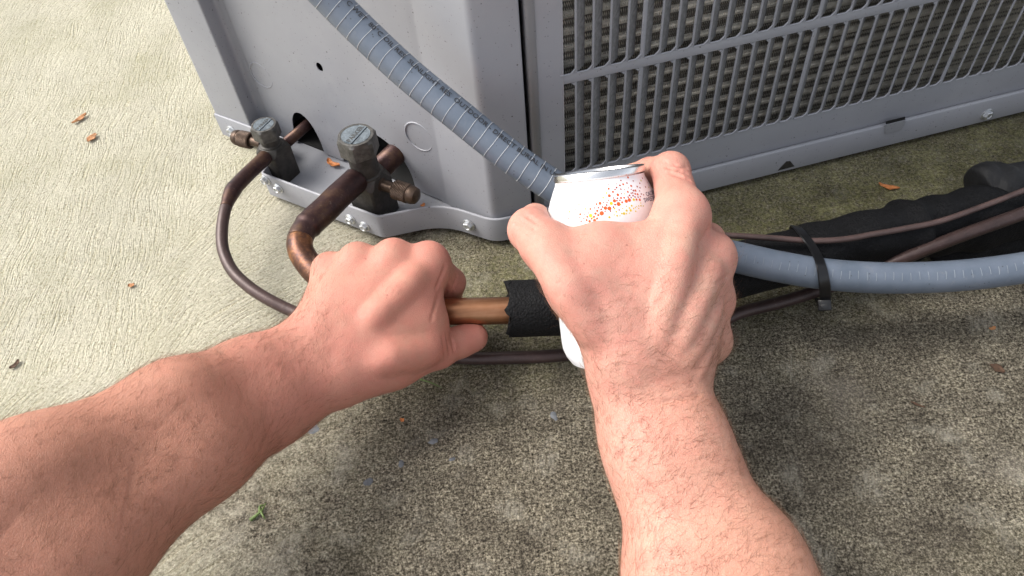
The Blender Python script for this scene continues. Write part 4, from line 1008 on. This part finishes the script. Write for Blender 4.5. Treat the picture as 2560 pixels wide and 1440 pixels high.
adR = unit(P(1622, 965, .392)-P(1795, 1440, .356)); sdR = unit(P(1900, 1000, .39)-P(1500, 1000, .39))
def densR(V):
    d = (V-CAM)@fwd; px_ = 1280+FPX*((V-CAM)@rgt)/d; py_ = 720-FPX*((V-CAM)@upv)/d
    w_ = np.clip((py_-560)/420, .0, 1)**1.1; w_ *= np.where((px_ < 1420) & (py_ < 700), .2, 1)
    return w_*np.where(NR@-fwd > -.35, 1, .1)*(py_ < 1560)
hair_mesh(VR, NR, densR, lambda p: adR*.55+sdR*.8, 5500, armR, .004, .013)

# ------------------------------------------------------------------ litter on the slab and in the pan
def husk(name, c, L_, W_, H_, ang, mat, label, cat, bend=.2, seed=0, group=None):
    """small curled, twisted scale with an uneven outline"""
    r_ = random.Random(seed); V = []; n, m = 10, 6; ca, sa = math.cos(ang), math.sin(ang); top = []
    for sgn in (1, -1):
        for i in range(n+1):
            t = i/n*2-1; wd = W_*(1-abs(t)**2.2)**.6*(1+.25*math.sin(t*5+seed))+W_*.06
            for j in range(m+1):
                s_ = j/m*2-1; x = L_*t; y = wd*s_+bend*L_*t*t+W_*.2*math.sin(3*t+seed)
                z = H_*(.35+.5*s_*s_+.35*t*t)+(H_*.28 if sgn > 0 else 0)+H_*.15*math.sin(t*7+s_*3+seed)
                V.append((c[0]+x*ca-y*sa, c[1]+x*sa+y*ca, c[2]+max(0.0001, z)))
    K = (n+1)*(m+1); Fc = []
    for i in range(n):
        for j in range(m):
            a = i*(m+1)+j; Fc += [(a, a+m+1, a+m+2, a+1), (K+a, K+a+1, K+a+m+2, K+a+m+1)]
    for i in range(n):
        a = i*(m+1); Fc += [(a, K+a, K+a+m+1, a+m+1)]; a += m; Fc += [(a, a+m+1, K+a+m+1, K+a)]
    for j in range(m): Fc += [(j, j+1, K+j+1, K+j)]; b0 = n*(m+1)+j; Fc += [(b0, K+b0, K+b0+1, b0+1)]
    return tag(mesh_obj(name, V, Fc, mat), label, cat, group)
G = lambda x, y: PZ(x, y, .0003)
husk('leaf_scrap', G(203, 300), .0095, .0026, .0022, .95, MAT['husk'], 'curled brown bud scale lying highest on the pale slab', 'leaf scrap', .25, 1)
husk('leaf_scrap', G(232, 348), .0070, .0036, .0022, 1.25, MAT['husk'], 'oval brown scale just below the curled one on the slab', 'leaf scrap', .1, 2)
husk('leaf_scrap', G(330, 716), .0028, .0020, .0016, .5, MAT['husk'], 'tiny brown crumb left of the looping thin line', 'leaf scrap', .1, 3)
husk('leaf_scrap', G(40, 914), .0045, .0018, .0016, 1.1, MAT['dark_husk'], 'dark olive scrap above the tanned forearm near the picture edge', 'leaf scrap', .1, 4)
husk('leaf_scrap', PZ(832, 413, .0112), .0082, .0026, .0024, -.75, MAT['orange'], 'orange husk lying in the pan between the two valves', 'leaf scrap', .2, 5)
husk('leaf_scrap', PZ(1058, 516, .0108), .0022, .0017, .0016, .3, MAT['orange'], 'small orange crumb in the pan right of the knurled port cap', 'leaf scrap', .1, 6)
husk('leaf_scrap', G(2220, 472), .0085, .0022, .0020, -.55, MAT['orange'], 'orange curled scale between the unit and the black insulation', 'leaf scrap', .3, 7)
husk('leaf_scrap', G(2491, 924), .0050, .0028, .0016, -.8, MAT['dark_husk'], 'dark brown chip on the shaded slab at the right', 'leaf scrap', .1, 8)
husk('twig', G(2294, 1014), .0050, .0007, .0010, -.6, MAT['dark_husk'], 'short dark twig lying on the shaded slab', 'twig', .1, 9)
husk('leaf_scrap', G(1006, 1052), .0016, .0014, .0012, .1, MAT['orange'], 'minute orange crumb below the gripping hand', 'leaf scrap', .1, 10)
husk('leaf_scrap', G(2480, 823), .0026, .0012, .0012, .1, MAT['husk'], 'reddish brown crumb below the conduit at the right', 'leaf scrap', .1, 12)
def strand(name, pts, r0, mat, label, cat, extra=()):
    e = empty(name); tag(e, label, cat)
    for k, (q, r_) in enumerate([(pts, r0)]+list(extra)):
        c = catmull(q, 6); mesh_obj('blade', *tube(c, np.linspace(r_, r_*.35, len(c)), 8), mat, e)
strand('grass_blade', [PZ(1050, 948, .002), PZ(1078, 957, .0025), PZ(1104, 969, .0008)], .0007, MAT['grass'], 'single thin green grass blade under the gripping hand', 'grass')
strand('leaf_sprig', [PZ(626, 1300, .001), PZ(644, 1286, .002), PZ(655, 1275, .002), PZ(664, 1258, .0015)], .0013, MAT['grass'], 'small green forked sprig on the slab below the tanned forearm', 'sprig',
       [([PZ(652, 1278, .002), PZ(658, 1290, .0025), PZ(663, 1298, .001)], .0009), ([PZ(650, 1278, .002), PZ(650, 1266, .003), PZ(660, 1262, .002)], .0012)])
def pebble(x, y, a, b, ang, label, seed):
    c = PZ(x, y, 0); V = []; n, m = 14, 5; r_ = random.Random(seed); off = [r_.uniform(.78, 1.15) for _ in range(n)]
    for i in range(m):
        t = i/(m-1); rr = math.sqrt(1-t*t*.98) if t < 1 else .12
        for k in range(n):
            q = 2*math.pi*k/n; X = a*rr*math.cos(q)*off[k]; Y = b*rr*math.sin(q)*off[k]
            V.append((c[0]+X*math.cos(ang)-Y*math.sin(ang), c[1]+X*math.sin(ang)+Y*math.cos(ang), -.0004+.0009*t))
    Fc = [(i*n+k, i*n+(k+1) % n, (i+1)*n+(k+1) % n, (i+1)*n+k) for i in range(m-1) for k in range(n)]+[tuple((m-1)*n+k for k in range(n))]
    tag(mesh_obj('pebble', V, Fc, MAT['stone']), label, 'pebble', 'stones showing in the slab')
pebble(1385, 1040, .0026, .0046, .3, 'blue grey stone set in the slab left of the paler forearm', 1)
pebble(784, 1073, .0040, .0050, -.5, 'large pale grey stone set in the slab beside the tanned forearm', 2)
pebble(1083, 1103, .0042, .0024, .2, 'long grey stone in the slab midway between the forearms', 3)
pebble(922, 1204, .0040, .0034, .4, 'dark grey stone in the slab, lowest of the set stones', 4)
pebble(1003, 1160, .0022, .0030, .1, 'small grey stone set just above the lowest one', 5)
pebble(1130, 1148, .0026, .0016, .2, 'small flat grey stone right of the others in the slab', 6)
